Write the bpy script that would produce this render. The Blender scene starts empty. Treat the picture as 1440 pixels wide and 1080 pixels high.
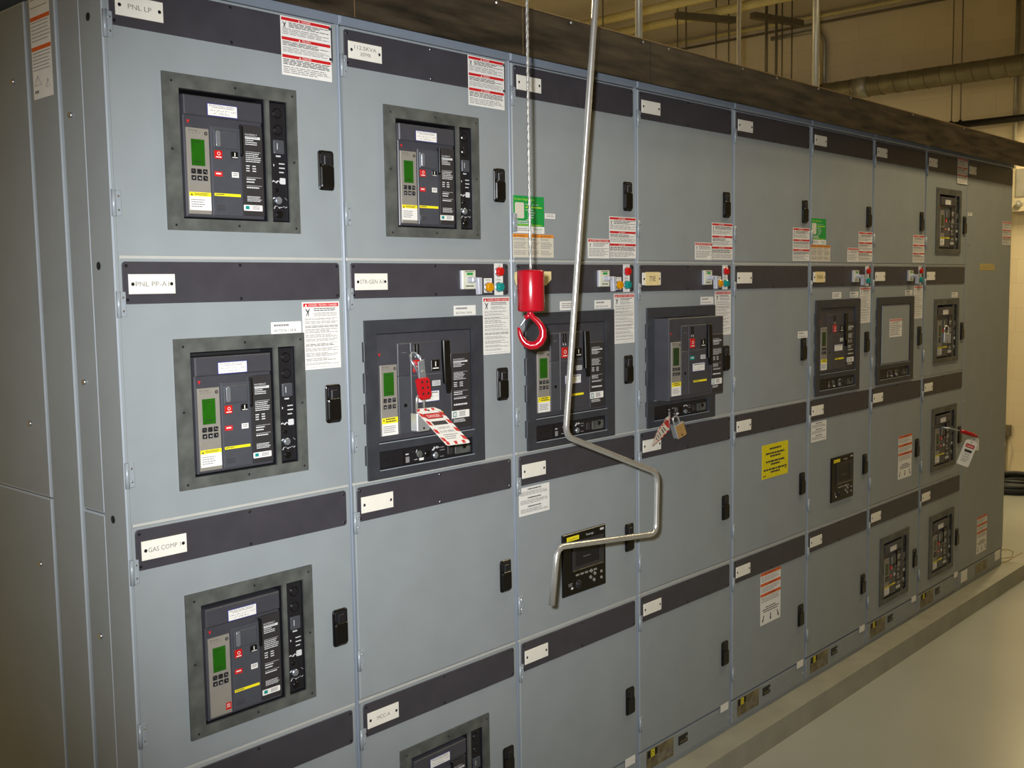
import bpy, bmesh, math, random
from mathutils import Vector, Matrix
C = bpy.context.scene.collection
SC = bpy.context.scene
PI = math.pi

# ------------------------------------------------------------------ materials
def lin(c):
    return tuple((v/255/12.92 if v/255 <= .04045 else ((v/255+.055)/1.055)**2.4) for v in c)

def mat(name, rgb, rough=.5, metal=0., var=.06, scale=40., bump=0., bscale=300., emit=0., spec=.5, alt=None, stretch=None):
    m = bpy.data.materials.new(name); m.use_nodes = True
    nt = m.node_tree; N = nt.nodes; L = nt.links
    b = N['Principled BSDF']
    b.inputs['Roughness'].default_value = rough
    b.inputs['Metallic'].default_value = metal
    b.inputs['Specular IOR Level'].default_value = spec
    tc = N.new('ShaderNodeTexCoord')
    mp = N.new('ShaderNodeMapping'); L.new(tc.outputs['Object'], mp.inputs['Vector'])
    if stretch: mp.inputs['Scale'].default_value = stretch
    nz = N.new('ShaderNodeTexNoise'); nz.inputs['Scale'].default_value = scale; nz.inputs['Detail'].default_value = 4
    L.new(mp.outputs['Vector'], nz.inputs['Vector'])
    cr = N.new('ShaderNodeValToRGB')
    c = lin(rgb); d = lin(alt) if alt else None
    cr.color_ramp.elements[0].position = .32; cr.color_ramp.elements[1].position = .68
    cr.color_ramp.elements[0].color = (*[v*(1-var) for v in c], 1)
    cr.color_ramp.elements[1].color = (*(d if d else [min(1, v*(1+var)) for v in c]), 1)
    L.new(nz.outputs['Fac'], cr.inputs['Fac']); L.new(cr.outputs['Color'], b.inputs['Base Color'])
    if bump:
        n2 = N.new('ShaderNodeTexNoise'); n2.inputs['Scale'].default_value = bscale; n2.inputs['Detail'].default_value = 2
        L.new(tc.outputs['Object'], n2.inputs['Vector'])
        bp = N.new('ShaderNodeBump'); bp.inputs['Strength'].default_value = bump; bp.inputs['Distance'].default_value = .002
        L.new(n2.outputs['Fac'], bp.inputs['Height']); L.new(bp.outputs['Normal'], b.inputs['Normal'])
    if emit:
        L.new(cr.outputs['Color'], b.inputs['Emission Color']); b.inputs['Emission Strength'].default_value = emit
    return m

M = {}
M['paint'] = mat('grey_paint', (139, 145, 147), .42, 0, .035, 9, .10, 900, spec=.35)
M['frame'] = mat('blue_grey_frame_paint', (118, 127, 139), .38, 0, .04, 12, .06, 600)
M['strip'] = mat('black_name_strip', (59, 57, 63), .42, 0, .10, 18, .05, 500)
M['plate'] = mat('white_engraved_plastic', (228, 224, 212), .4, 0, .02)
M['ink'] = mat('grey_engraving', (120, 116, 112), .6)
M['dark'] = mat('black_plastic', (26, 26, 30), .4, 0, .10, 60)
M['black'] = mat('black_gloss_plastic', (14, 14, 14), .25, 0, .1)
M['bezel'] = mat('mottled_bezel', (76, 79, 76), .45, 0, .25, 26, .05, 300, alt=(90, 92, 88))
M['bezel2'] = mat('dark_bezel', (52, 54, 60), .45, 0, .16, 22, .05, 300)
M['body'] = mat('charcoal_moulding', (62, 62, 68), .38, 0, .08, 30)
M['cover'] = mat('slate_moulding', (68, 70, 76), .36, 0, .06, 30)
M['rating'] = mat('brown_black_panel', (46, 44, 46), .45, 0, .06, 30)
M['trip'] = mat('warm_grey_plastic', (132, 127, 118), .4, 0, .03)
M['lcd'] = mat('green_lcd', (28, 88, 14), .2, 0, .12, 25)
M['lcd2'] = mat('dark_green_lcd', (38, 62, 34), .15, 0, .1, 25)
M['white'] = mat('white_paper', (226, 224, 218), .45, 0, .02)
M['cream'] = mat('cream_paper', (206, 199, 182), .5, 0, .03)
M['print'] = mat('grey_print', (132, 128, 130), .6)
M['printd'] = mat('dark_print', (48, 46, 52), .6)
M['wprint'] = mat('white_print', (205, 205, 205), .5)
M['red'] = mat('red_print', (196, 30, 34), .45, 0, .03)
M['redp'] = mat('red_plastic', (176, 18, 28), .25, 0, .04)
M['orange'] = mat('orange_print', (214, 92, 30), .5, 0, .05)
M['amberp'] = mat('amber_print', (222, 138, 42), .5, 0, .03)
M['yellow'] = mat('yellow_print', (240, 222, 30), .45, 0, .03)
M['ysign'] = mat('yellow_sign', (216, 200, 22), .4, 0, .05)
M['green'] = mat('green_card', (24, 146, 66), .4, 0, .03)
M['lime'] = mat('lime_print', (180, 214, 50), .5)
M['teal'] = mat('teal_lens', (14, 132, 126), .15, 0, .05)
M['redlens'] = mat('red_lens', (190, 24, 22), .15, 0, .05)
M['amber'] = mat('amber_lens', (205, 140, 6), .15, 0, .05)
M['switch'] = mat('pale_switch_plate', (206, 206, 186), .4, 0, .03)
M['lever'] = mat('light_grey_lever', (172, 174, 184), .35, 0, .03)
M['zinc'] = mat('zinc_plate', (168, 176, 186), .32, .75, .08, 50)
M['steel'] = mat('polished_steel_rod', (214, 214, 210), .26, .8, .06, 30)
M['hingem'] = mat('painted_hinge_and_ledge_glint', (146, 154, 160), .35, .1, .05, 50)
M['edge'] = mat('painted_edge_highlight', (172, 182, 192), .35, .1, .03)  # lighter tone paints the highlight along the side panel bevels
M['row_glint'] = mat('painted_row_highlight', (176, 176, 170), .4, 0, .03)  # lightened colour paints the highlight line between door rows
M['blue'] = mat('blue_border_print', (44, 48, 130), .5)
M['screw'] = mat('dark_screw', (66, 66, 70), .25, .8, .05)
M['bolt'] = mat('bright_bolt', (200, 200, 200), .25, .9, .05)
M['hole'] = mat('dark_hole', (14, 14, 15), .8)
M['rail'] = mat('scuffed_dark_rail', (22, 20, 18), .46, 0, .4, 5, .12, 60, stretch=(1.2, 1, 9), alt=(60, 51, 40), spec=.3)
M['railedge'] = mat('worn_seam_and_edge_glint', (150, 128, 92), .35, .6, .1)  # worn seams; on the rail's top edge a painted highlight
M['hookr'] = mat('glossy_red_paint', (152, 12, 28), .2, 0, .05)
M['cable'] = mat('braided_wire_cable', (150, 148, 142), .4, .5, .3, 160)
M['tape'] = mat('masking_tape', (226, 206, 150), .6, 0, .04)
M['tapeb'] = mat('faded_beige_tape', (184, 164, 104), .6, 0, .05)
M['brass'] = mat('brass_lock', (202, 164, 104), .35, .6, .06)
M['lockgrey'] = mat('brushed_padlock', (186, 188, 190), .3, .6, .05)
M['worn'] = mat('worn_metal_nameplate', (118, 106, 78), .35, .5, .35, 30, alt=(150, 140, 108))
M['concrete'] = mat('painted_concrete', (152, 151, 138), .55, 0, .10, 7, .12, 120)
M['floor'] = mat('grey_epoxy_floor', (166, 169, 163), .28, 0, .04, 2.2, .03, 90)
M['ceil'] = mat('pale_ceiling', (188, 178, 158), .8, 0, .06, 1.2)
M['galv'] = mat('galvanised_steel', (158, 156, 146), .42, .55, .10, 14)
M['pipe'] = mat('cream_painted_pipe', (200, 186, 128), .5, 0, .05)
M['duct'] = mat('dull_galvanised_duct', (122, 116, 94), .42, .5, .15, 10)
M['strut'] = mat('dark_strut', (108, 100, 84), .5, .4, .1)
M['blackbar'] = mat('black_pipe', (20, 18, 17), .5)
M['cord'] = mat('black_rubber_cord', (30, 36, 36), .5, 0, .15, 60)
M['wallbox'] = mat('pale_wall_box', (186, 176, 150), .5, 0, .04)
M['lamp'] = mat('lamp_diffuser', (255, 240, 214), .5, emit=6)

def block_wall(name, axis):
    m = bpy.data.materials.new(name); m.use_nodes = True
    nt = m.node_tree; N = nt.nodes; L = nt.links; b = N['Principled BSDF']
    b.inputs['Roughness'].default_value = .55
    tc = N.new('ShaderNodeTexCoord'); sp = N.new('ShaderNodeSeparateXYZ'); cb = N.new('ShaderNodeCombineXYZ')
    L.new(tc.outputs['Object'], sp.inputs[0]); L.new(sp.outputs[axis], cb.inputs[0]); L.new(sp.outputs[2], cb.inputs[1])
    br = N.new('ShaderNodeTexBrick'); L.new(cb.outputs[0], br.inputs['Vector'])
    br.inputs['Scale'].default_value = 1; br.inputs['Brick Width'].default_value = .406; br.inputs['Row Height'].default_value = .203
    br.inputs['Mortar Size'].default_value = .005; br.inputs['Mortar Smooth'].default_value = .6
    br.inputs['Color1'].default_value = (*lin((212, 198, 168)), 1); br.inputs['Color2'].default_value = (*lin((207, 193, 163)), 1)
    br.inputs['Mortar'].default_value = (*lin((203, 189, 159)), 1)
    L.new(br.outputs['Color'], b.inputs['Base Color'])
    bp = N.new('ShaderNodeBump'); bp.inputs['Strength'].default_value = .16; bp.inputs['Distance'].default_value = .003; bp.invert = True
    L.new(br.outputs['Fac'], bp.inputs['Height']); L.new(bp.outputs['Normal'], b.inputs['Normal'])
    return m
M['blockx'] = block_wall('cream_block_wall', 1)
M['blocky'] = block_wall('cream_block_wall_long', 0)

# ------------------------------------------------------------------ mesh builder (millimetres, z DOWN from the cell top)
_glyph = {}
def glyphs(s):
    if s not in _glyph:
        cu = bpy.data.curves.new('t', 'FONT'); cu.body = s; cu.size = 1; cu.resolution_u = 2
        o = bpy.data.objects.new('t', cu); C.objects.link(o)
        bpy.context.view_layer.update()
        me = bpy.data.meshes.new_from_object(o.evaluated_get(bpy.context.evaluated_depsgraph_get()))
        vs = [(v.co.x, v.co.y) for v in me.vertices]; fs = [tuple(p.vertices) for p in me.polygons]
        bpy.data.objects.remove(o); bpy.data.curves.remove(cu); bpy.data.meshes.remove(me)
        if not vs: vs = [(0, 0)]
        _glyph[s] = (vs, fs, min(v[0] for v in vs), max(v[0] for v in vs), min(v[1] for v in vs), max(v[1] for v in vs))
    return _glyph[s]

class MB:
    def __init__(s, ox=0, oz=0): s.v = []; s.f = []; s.m = []; s.sm = []; s.mats = []; s.ox = ox; s.oz = oz
    def mi(s, k):
        if k not in s.mats: s.mats.append(k)
        return s.mats.index(k)
    def P(s, x, y, z): s.v.append(((x-s.ox)/1000, y/1000, (s.oz-z)/1000)); return len(s.v)-1
    def face(s, idx, k, sm=False): s.f.append(tuple(idx)); s.m.append(s.mi(k)); s.sm.append(sm)
    def poly(s, pts, k): s.face([s.P(*p) for p in pts], k)
    def rect(s, x0, x1, z0, z1, y, k): s.poly([(x0, y, z0), (x0, y, z1), (x1, y, z1), (x1, y, z0)], k)
    def box(s, x0, x1, y0, y1, z0, z1, k, c=0):          # y0 = front
        c = min(c, (x1-x0)/2.1, (z1-z0)/2.1, (y1-y0)/1.1)
        a = [s.P(x, y1, z) for x, z in ((x0, z0), (x1, z0), (x1, z1), (x0, z1))]
        if c:
            m_ = [s.P(x, y0+c, z) for x, z in ((x0, z0), (x1, z0), (x1, z1), (x0, z1))]
            f_ = [s.P(x, y0, z) for x, z in ((x0+c, z0+c), (x1-c, z0+c), (x1-c, z1-c), (x0+c, z1-c))]
            rings = [a, m_, f_]
        else:
            f_ = [s.P(x, y0, z) for x, z in ((x0, z0), (x1, z0), (x1, z1), (x0, z1))]; rings = [a, f_]
        s.face(a, k); s.face(f_[::-1], k)
        for p, q in zip(rings, rings[1:]):
            for i in range(4): s.face((p[i], q[i], q[(i+1) % 4], p[(i+1) % 4]), k)
    def prism(s, pts, y0, y1, k, c=0, kf=None):           # outline in x,z extruded in y
        n = len(pts); a = [s.P(x, y1, z) for x, z in pts]
        cx = sum(p[0] for p in pts)/n; cz = sum(p[1] for p in pts)/n
        rings = [a]
        if c:
            rings.append([s.P(x, y0+c, z) for x, z in pts])
            rad = max(1e-6, max(abs(p[0]-cx) for p in pts)); radz = max(1e-6, max(abs(p[1]-cz) for p in pts))
            rings.append([s.P(cx+(x-cx)*(1-c/rad), y0, cz+(z-cz)*(1-c/radz)) for x, z in pts])
        else: rings.append([s.P(x, y0, z) for x, z in pts])
        s.face(a, k); s.face(rings[-1][::-1], kf or k)
        for p, q in zip(rings, rings[1:]):
            for i in range(n): s.face((p[i], q[i], q[(i+1) % n], p[(i+1) % n]), k)
    def rr(s, x0, x1, z0, z1, r, y0, y1, k, c=0):          # rounded plate
        pts = []
        for cx, cz, a0 in ((x1-r, z0+r, -90), (x1-r, z1-r, 0), (x0+r, z1-r, 90), (x0+r, z0+r, 180)):
            for i in range(4):
                a = math.radians(a0+i*30); pts.append((cx+r*math.cos(a), cz+r*math.sin(a)))
        s.prism(pts, y0, y1, k, c)
    def disc(s, x, z, r, y0, y1, k, c=0, n=20, kf=None): s.prism([(x+r*math.cos(2*PI*i/n), z+r*math.sin(2*PI*i/n)) for i in range(n)], y0, y1, k, c, kf)
    def grid(s, xs, zs, holes, y0, y1, k):                 # plate with rectangular holes
        for i in range(len(xs)-1):
            for j in range(len(zs)-1):
                if (i, j) in holes: continue
                x0, x1, z0, z1 = xs[i], xs[i+1], zs[j], zs[j+1]
                s.rect(x0, x1, z0, z1, y0, k); s.rect(x0, x1, z0, z1, y1, k)
                for di, dj, e in ((-1, 0, ((x0, z0), (x0, z1))), (1, 0, ((x1, z0), (x1, z1))), (0, -1, ((x0, z0), (x1, z0))), (0, 1, ((x0, z1), (x1, z1)))):
                    a, b = i+di, j+dj
                    if not (0 <= a < len(xs)-1 and 0 <= b < len(zs)-1) or (a, b) in holes:
                        (p, q), (u, w) = e; s.poly([(p, y0, q), (p, y1, q), (u, y1, w), (u, y0, w)], k)
    def tube(s, pts, r, k, n=10, closed=False, cap=True):   # pts in mm cell coords
        P = [Vector(p) for p in pts]; rings = []; N_ = len(P); up = None
        for i in range(N_):
            a = P[(i-1) % N_] if (i or closed) else P[i]; b = P[(i+1) % N_] if (i < N_-1 or closed) else P[i]
            t = (b-a).normalized()
            if up is None: up = t.orthogonal().normalized()
            up = (up - t*up.dot(t)); up = up.normalized() if up.length > 1e-6 else t.orthogonal().normalized()
            w = t.cross(up); rr_ = r[i] if isinstance(r, (list, tuple)) else r
            rings.append([s.P(*(P[i]+(up*math.cos(2*PI*j/n)+w*math.sin(2*PI*j/n))*rr_)) for j in range(n)])
        for i in range(N_ if closed else N_-1):
            p, q = rings[i], rings[(i+1) % N_]
            for j in range(n): s.face((p[j], p[(j+1) % n], q[(j+1) % n], q[j]), k, True)
        if cap and not closed: s.face(rings[0][::-1], k); s.face(rings[-1], k)
    def text(s, t, x, z, h, y, k, w=None, center=False):    # z = baseline, h = cap height
        vs, fs, x0, x1, y0, y1 = glyphs(t)
        ch = glyphs('H')[5]; sc = h/ch; sx = sc
        if w: sx = w/max(1e-6, x1-x0)
        off = x - ((x1-x0)*sx/2 if center else 0)
        base = len(s.v)
        for a, b in vs: s.P(off+(a-x0)*sx, y, z-b*sc)
        for f in fs: s.face([base+i for i in f], k)
    def lines(s, x0, x1, z0, z1, n, y, k, rnd, fill=.45, ragged=.35, gap=True):
        dz = (z1-z0)/n
        for i in range(n):
            x = x0; xe = x1-(x1-x0)*ragged*rnd.random()*(1 if rnd.random() < .6 else 0)
            while x < xe-.8:
                w = min(xe-x, (x1-x0)*rnd.uniform(.07, .2)); s.rect(x, x+w, z0+i*dz, z0+i*dz+dz*fill, y, k)
                x += w + ((x1-x0)*.02 if gap else 0)
    def scrib(s, x0, x1, z, h, y, k, rnd, th=1.):
        n = int((x1-x0)/(h*.45))+2; p = None
        for i in range(n):
            q = (x0+(x1-x0)*i/(n-1), z+h*(rnd.random()-.5))
            if p and rnd.random() < .85:
                s.poly([(p[0], y, p[1]), (p[0]+th, y, p[1]+th*.4), (q[0]+th, y, q[1]+th*.4), (q[0], y, q[1])], k)
            p = q
    def mesh(s, name):
        me = bpy.data.meshes.new(name); me.from_pydata(s.v, [], s.f)
        for k in s.mats: me.materials.append(M[k])
        me.polygons.foreach_set('material_index', s.m); me.polygons.foreach_set('use_smooth', s.sm)
        bm = bmesh.new(); bm.from_mesh(me); bmesh.ops.recalc_face_normals(bm, faces=[f for f in bm.faces]); bm.to_mesh(me); bm.free()
        me.update(); return me

def thing(name, label, cat, loc, group=None):
    o = bpy.data.objects.new(name, None); C.objects.link(o); o.location = loc; o.empty_display_size = .05
    o['label'] = label; o['category'] = cat
    if group: o['group'] = group
    return o
def part(name, me, parent, loc=(0, 0, 0), label=None):
    if isinstance(me, MB): me = me.mesh(name)
    o = bpy.data.objects.new(name, me); C.objects.link(o); o.parent = parent; o.location = loc
    if label: o['label'] = label
    return o
def solo(name, me, label, cat, loc=(0, 0, 0), group=None):
    if isinstance(me, MB): me = me.mesh(name)
    o = bpy.data.objects.new(name, me); C.objects.link(o); o.location = loc; o['label'] = label; o['category'] = cat
    if group: o['group'] = group
    return o
def struct(name, me, loc=(0, 0, 0)):
    if isinstance(me, MB): me = me.mesh(name)
    o = bpy.data.objects.new(name, me); C.objects.link(o); o.location = loc; o['kind'] = 'structure'
    o['label'] = name.replace('_', ' ') + ' of the electrical room'; o['category'] = name.split('_')[0]
    return o
def kids(o): return [c for c in bpy.data.objects if c.parent is o]
def dup(root, loc, label, group=None, skip=()):
    r = root.copy(); C.objects.link(r); r.location = loc; r['label'] = label
    if group: r['group'] = group
    for ch in kids(root):
        if ch.name.split('.')[0] in skip: continue
        c = ch.copy(); C.objects.link(c); c.parent = r
        for g in kids(ch):
            if g.name.split('.')[0] in skip: continue
            d = g.copy(); C.objects.link(d); d.parent = c
    return r
def drop(o):
    for c in kids(o): drop(c)
    bpy.data.objects.remove(o)

# ------------------------------------------------------------------ layout of the line-up
W = .559
ZR = [2.258, 1.740, 1.222, .702]
ZB = .087                                   # top of the housekeeping pad
END = 9*W+.075
def Wc(c, r, x, y, z): return (c*W+x/1000, y/1000, ZR[r]-z/1000)
RT, RB = 13, 616                             # unused heights kept in mm: door bottom 513, base 615
rnd = random.Random(7)

# ---- shared door pieces (cell coordinates)
def door_mesh(kind, w=559, h=514, left=8):
    b = MB(); x0, x1, z0, z1 = left, w-8, 3, h
    if kind == 'plain': b.box(x0, x1, 0, 16, z0, z1, 'paint', 2)
    else:
        hx0, hx1, hz0, hz1 = {'A': (150, 417, 180, 446), 'B': (72, 405, 164, 500), 'M': (215, 365, 280, 420)}[kind]
        b.grid([x0, hx0, hx1, x1], [z0, hz0, hz1, z1], {(1, 1)}, 0, 16, 'paint')
    return b.mesh('door')
DM = {}
def door_me(kind, w=559, h=514, left=8):
    k = (kind, w, h, left)
    if k not in DM: DM[k] = door_mesh(*k)
    return DM[k]
def strip_me(w=559, x0=14):
    b = MB(); x1 = w-18
    b.rr(x0, x1, 8, 89, 7, -2.5, 0, 'strip', .8)
    for x in (x0+8, x1-8):
        for z in (16, 81): b.disc(x, z, 3.4, -3.8, -2.5, 'screw', .8, 10)
    for z in (14, 83): b.disc((x0+x1)/2, z, 3.4, -3.8, -2.5, 'screw', .8, 10)
    return b.mesh('name_strip')
STRIP = {559: strip_me(), 525: strip_me(525), 0: strip_me(559, 25)}
def plate_me(txt=(), x=25, tape=None):
    b = MB(); b.box(x, x+97, -4.5, -2.5, 32, 70, 'plate', .6)
    for sx in (x+8, x+89): b.disc(sx, 51, 3.6, -5.6, -4.5, 'screw', .8, 10)
    n = len(txt)
    for i, t in enumerate(txt):
        h = 9 if n == 1 else 8.5
        zb = 55.5 if n == 1 else 48+i*14
        b.text(t, x+48.5, zb, h, -4.6, 'ink', w=min(70, len(t)*8), center=True)
    if tape:
        b.box(x+14, x+90, -5.2, -4.6, 30, 71, 'tape'); b.text(tape, x+51, 58, 15, -5.3, 'printd', w=len(tape)*11.5, center=True)
    return b.mesh('nameplate')
PLATE = {}
def plate(txt=(), tape=None):
    k = (tuple(txt), tape)
    if k not in PLATE: PLATE[k] = plate_me(txt, 25, tape)
    return PLATE[k]
def latch_me():
    b = MB(); b.rr(492, 534, 280, 367, 7, -4, 0, 'black', 1.5)
    b.rr(497, 529, 285, 311, 5, -4.6, -4, 'dark', .3)
    b.box(505, 521, -8, -4, 292, 312, 'dark', 1.5)
    b.rr(495, 531, 311, 363, 6, -9, -4, 'black', 2)
    return b.mesh('latch')
LATCH = latch_me()
def hinge_me(z0):
    b = MB(); b.tube([(5, -3.5, z0), (5, -3.5, z0+50)], 4.2, 'hingem', 10)
    b.box(6, 21, -3, 0, z0+1, z0+49, 'hingem', 1)
    for z in (z0+12, z0+38): b.disc(15, z, 2.4, -4, -3, 'bolt', .5, 8)
    return b.mesh('hinge')
HINGE = [hinge_me(64), hinge_me(392)]

# ---- stickers (cell coordinates, y just proud of the door)
def man(b, x, z, s, y, k='printd'):
    b.poly([(x, y, z), (x+.25*s, y, z+.1*s), (x+.55*s, y, z+.5*s), (x+.4*s, y, z+.6*s)], k)
    b.poly([(x+.45*s, y, z+.3*s), (x+.75*s, y, z+.0*s), (x+.8*s, y, z+.1*s), (x+.55*s, y, z+.55*s)], k)
    b.poly([(x+.4*s, y, z+.5*s), (x+.55*s, y, z+.5*s), (x+.2*s, y, z+1.*s), (x+.1*s, y, z+.95*s)], k)
    b.poly([(x+.45*s, y, z+.5*s), (x+.58*s, y, z+.5*s), (x+.62*s, y, z+1.*s), (x+.5*s, y, z+1.*s)], k)
def tri(b, x, z, s, y, k='white'): b.poly([(x, y, z), (x-s*.55, y, z+s), (x+s*.55, y, z+s)], k)
def st_triple(x, z, y=0, seed=1, w=132, h=122):
    r = random.Random(seed); b = MB(); b.box(x, x+w, y-.5, y, z, z+h, 'white'); y1 = y-.7
    for i, (f, t) in enumerate(((0.01, 'DANGER'), (.34, 'PELIGRO'), (.64, 'DANGER'))):
        z0 = z+h*f; b.rect(x+2, x+w-2, z0+1, z0+7.5, y1, 'red'); b.text(t, x+w*.5, z0+6.3, 4, y1-.2, 'white', center=True); tri(b, x+w*.36, z0+2, 4.4, y1-.2)
        x0 = x+4
        if i == 0: man(b, x+4, z0+10, 13, y1); x0 = x+21
        e = (.34, .64, 1.)[i]; za = z0+10; zz = z+h*e-3
        b.lines(x0, x+w-6, za, za+(zz-za)*.42, 4, y1, 'printd', r, .5); b.lines(x+4, x+w-6, za+(zz-za)*.5, zz, 4, y1, 'print', r, .42)
    return b.mesh('warning_label')
def st_short(x, z, y=0, seed=1, w=104, h=56):
    r = random.Random(seed); b = MB(); b.box(x, x+w, y-.5, y, z, z+h, 'white'); y1 = y-.7
    b.rect(x+2, x+w-2, z+2, z+9, y1, 'red'); tri(b, x+12, z+3, 5, y1-.2); b.text('DANGER / PELIGRO / DANGER', x+18, z+7.6, 4, y1-.2, 'white', w=w-26)
    man(b, x+6, z+12, 12, y1); b.lines(x+24, x+w-8, z+12, z+24, 3, y1, 'print', r, .5); b.lines(x+5, x+w-6, z+27, z+h-4, 6, y1, 'print', r, .42)
    return b.mesh('warning_label')
def st_big(x, z, y=0, seed=1, w=102, h=149):
    r = random.Random(seed); b = MB(); b.box(x, x+w, y-.5, y, z, z+h, 'white'); y1 = y-.7
    b.rect(x+3, x+w-3, z+3, z+11, y1, 'red'); tri(b, x+10, z+4, 6, y1-.2); b.text('DANGER / PELIGRO / DANGER', x+17, z+9.3, 4.6, y1-.2, 'white', w=w-24)
    man(b, x+7, z+14, 17, y1); b.lines(x+31, x+w-12, z+14, z+22, 2, y1, 'printd', r, .45); b.lines(x+31, x+w-8, z+24, z+33, 3, y1, 'print', r, .4)
    for k, (a, e, n) in enumerate(((36, 41, 2), (43, 49, 2), (53, 58, 2), (60, 70, 3), (72, 80, 3), (82, 88, 2), (93, 99, 2), (102, 110, 3), (113, 122, 3), (125, 132, 2), (135, 140, 2))):
        b.lines(x+6, x+w-6, z+a, z+e, n, y1, 'printd' if k in (2, 6) else 'print', r, .42)
    for zz in (51, 90, 144): b.rect(x+4, x+w-4, z+zz, z+zz+.5, y1, 'print')
    return b.mesh('danger_label')
def st_section(x, z, n, y=0, w=78, h=25, text=True):
    b = MB(); b.box(x, x+w, y-.5, y, z, z+h, 'white'); y1 = y-.7
    b.lines(x+7, x+w*.6, z+5, z+11, 1, y1, 'print', random.Random(n), .7, 0); b.text('SECTION %d OF 8' % n, x+7, z+h-4, 5, y1, 'printd', w=w*.72)
    return b.mesh('section_label')
def st_green(x, z, y=0, w=124, h=99):
    r = random.Random(4); b = MB(); zg = z+h*.81; b.box(x, x+w, y-.5, y, z, zg, 'green'); b.box(x, x+w, y-.5, y, zg, z+h, 'white'); y1 = y-.7
    b.text('Product Registration', x+5, z+12, 6, y1, 'lime', w=78)
    b.rr(x+6, x+42, z+18, z+60, 4, y1, y-.5, 'cream')
    b.text('Register your new', x+48, z+24, 4.5, y1, 'wprint', w=52); b.lines(x+48, x+116, z+28, z+34, 1, y1, 'lime', r, .55, .1)
    for i, (a, e) in enumerate(((48, 80), (56, 88), (56, 82), (56, 80), (50, 66))): b.lines(x+a, x+e, z+36+i*6.5, z+40+i*6.5, 1, y1, 'wprint', r, .55, 0)
    b.lines(x+8, x+56, z+66, z+70, 1, y1, 'wprint', r, .7, 0); b.lines(x+8, x+64, z+71, z+75, 1, y1, 'wprint', r, .7, 0); b.lines(x+8, x+114, z+76, z+79, 1, y1, 'lime', r, .6, 0)
    b.lines(x+6, x+62, zg+5, zg+15, 2, y1, 'print', r, .45, .1); b.text('Schneider', x+80, zg+10, 6, y1, 'green', w=36); b.text('Electric', x+94, zg+15.5, 3.6, y1, 'green', w=18)
    return b.mesh('registration_card')
def st_orange(x, z, y=0, seed=3, w=166, h=62):
    r = random.Random(seed); b = MB(); b.box(x, x+w, y-.5, y, z, z+h, 'cream'); y1 = y-.7
    b.rect(x, x+w, z, z+9, y1, 'amberp')
    for i, t in enumerate(('WARNING', 'ADVERTENCIA', 'AVERTISSEMENT')):
        xx = x+4+i*54; tri(b, xx+4, z+2, 5.5, y1-.2, 'printd'); b.text(t, xx+9, z+7.2, 4.5, y1-.2, 'printd', w=36)
        b.lines(xx, xx+48, z+12, z+18, 2, y1, 'print', r, .45); b.lines(xx, xx+48, z+21, z+40, 6, y1, 'print', r, .4); b.lines(xx, xx+48, z+44, z+57, 4, y1, 'print', r, .4)
    return b.mesh('warning_label')
def st_note(x, z, y=0, w=127, h=78):
    r = random.Random(9); b = MB(); b.box(x, x+w, y-.5, y, z, z+h, 'white'); y1 = y-.7
    for i in range(3):
        zz = z+5+i*24; b.lines(x+w*.28, x+w*.72, zz, zz+5, 1, y1, 'printd', r, .6, 0); b.lines(x+6, x+w-8, zz+7, zz+19, 4, y1, 'print', r, .42)
    return b.mesh('instruction_label')
def st_yellow(x, z, y=0, w=194, h=125):
    r = random.Random(5); b = MB(); b.box(x, x+w, y-1, y, z, z+h, 'ysign'); y1 = y-1.2
    for zz, a in ((14, .22), (31, .36), (42, .2), (61, .36), (72, .18), (90, .44), (101, .18)): b.lines(x+w*(.5-a), x+w*(.5+a), z+zz, z+zz+9, 1, y1, 'printd', r, .72, 0)
    b.lines(x+6, x+30, z+h-12, z+h-6, 1, y1, 'printd', r, .7, 0); b.lines(x+w-26, x+w-14, z+h-26, z+h-20, 1, y1, 'printd', r, .7, 0)
    return b.mesh('caution_sign')
def st_arrows(x, z, y=0, seed=6, w=150, h=196):
    r = random.Random(seed); b = MB(); b.box(x, x+w, y-.5, y, z, z+h, 'white'); y1 = y-.7
    for f, t in ((.0, 'WARNING'), (.2, 'ADVERTENCIA'), (.4, 'AVERTISSEMENT')):
        z0 = z+h*f; b.rect(x, x+w, z0, z0+11, y1, 'orange'); tri(b, x+w*.28, z0+2, 7, y1-.2, 'printd'); b.text(t, x+w*.36, z0+8.8, 6, y1-.2, 'printd', w=w*.4)
        b.lines(x+6, x+w-10, z0+15, z0+36, 5, y1, 'print', r, .42)
    for i, a in enumerate((.5, .8, .7)): b.lines(x+w*(.5-a/2), x+w*(.5+a/2), z+h*.67+i*8, z+h*.67+i*8+6, 1, y1, 'printd', r, .6, 0)
    for ax, dx in ((.14, -8), (.5, 0), (.86, 8)):
        X = x+w*ax; zt = z+h*.82; zb = z+h*.96
        b.poly([(X-3-dx/2, y1, zt), (X+3-dx/2, y1, zt), (X+3+dx/3, y1, zb-10), (X-3+dx/3, y1, zb-10)], 'printd')
        b.poly([(X-7+dx/3, y1, zb-11), (X+7+dx/3, y1, zb-11), (X+dx/1.5, y1, zb)], 'printd')
    return b.mesh('warning_label')
def st_plain(x, z, w, h, y=0, k='cream', text=None, n=2, name='small_label'):
    b = MB(); b.box(x, x+w, y-.5, y, z, z+h, k)
    if n: b.lines(x+w*.1, x+w*.9, z+h*.2, z+h*.85, n, y-.7, 'print', random.Random(int(x+z)), .45)
    return b.mesh(name)

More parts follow.
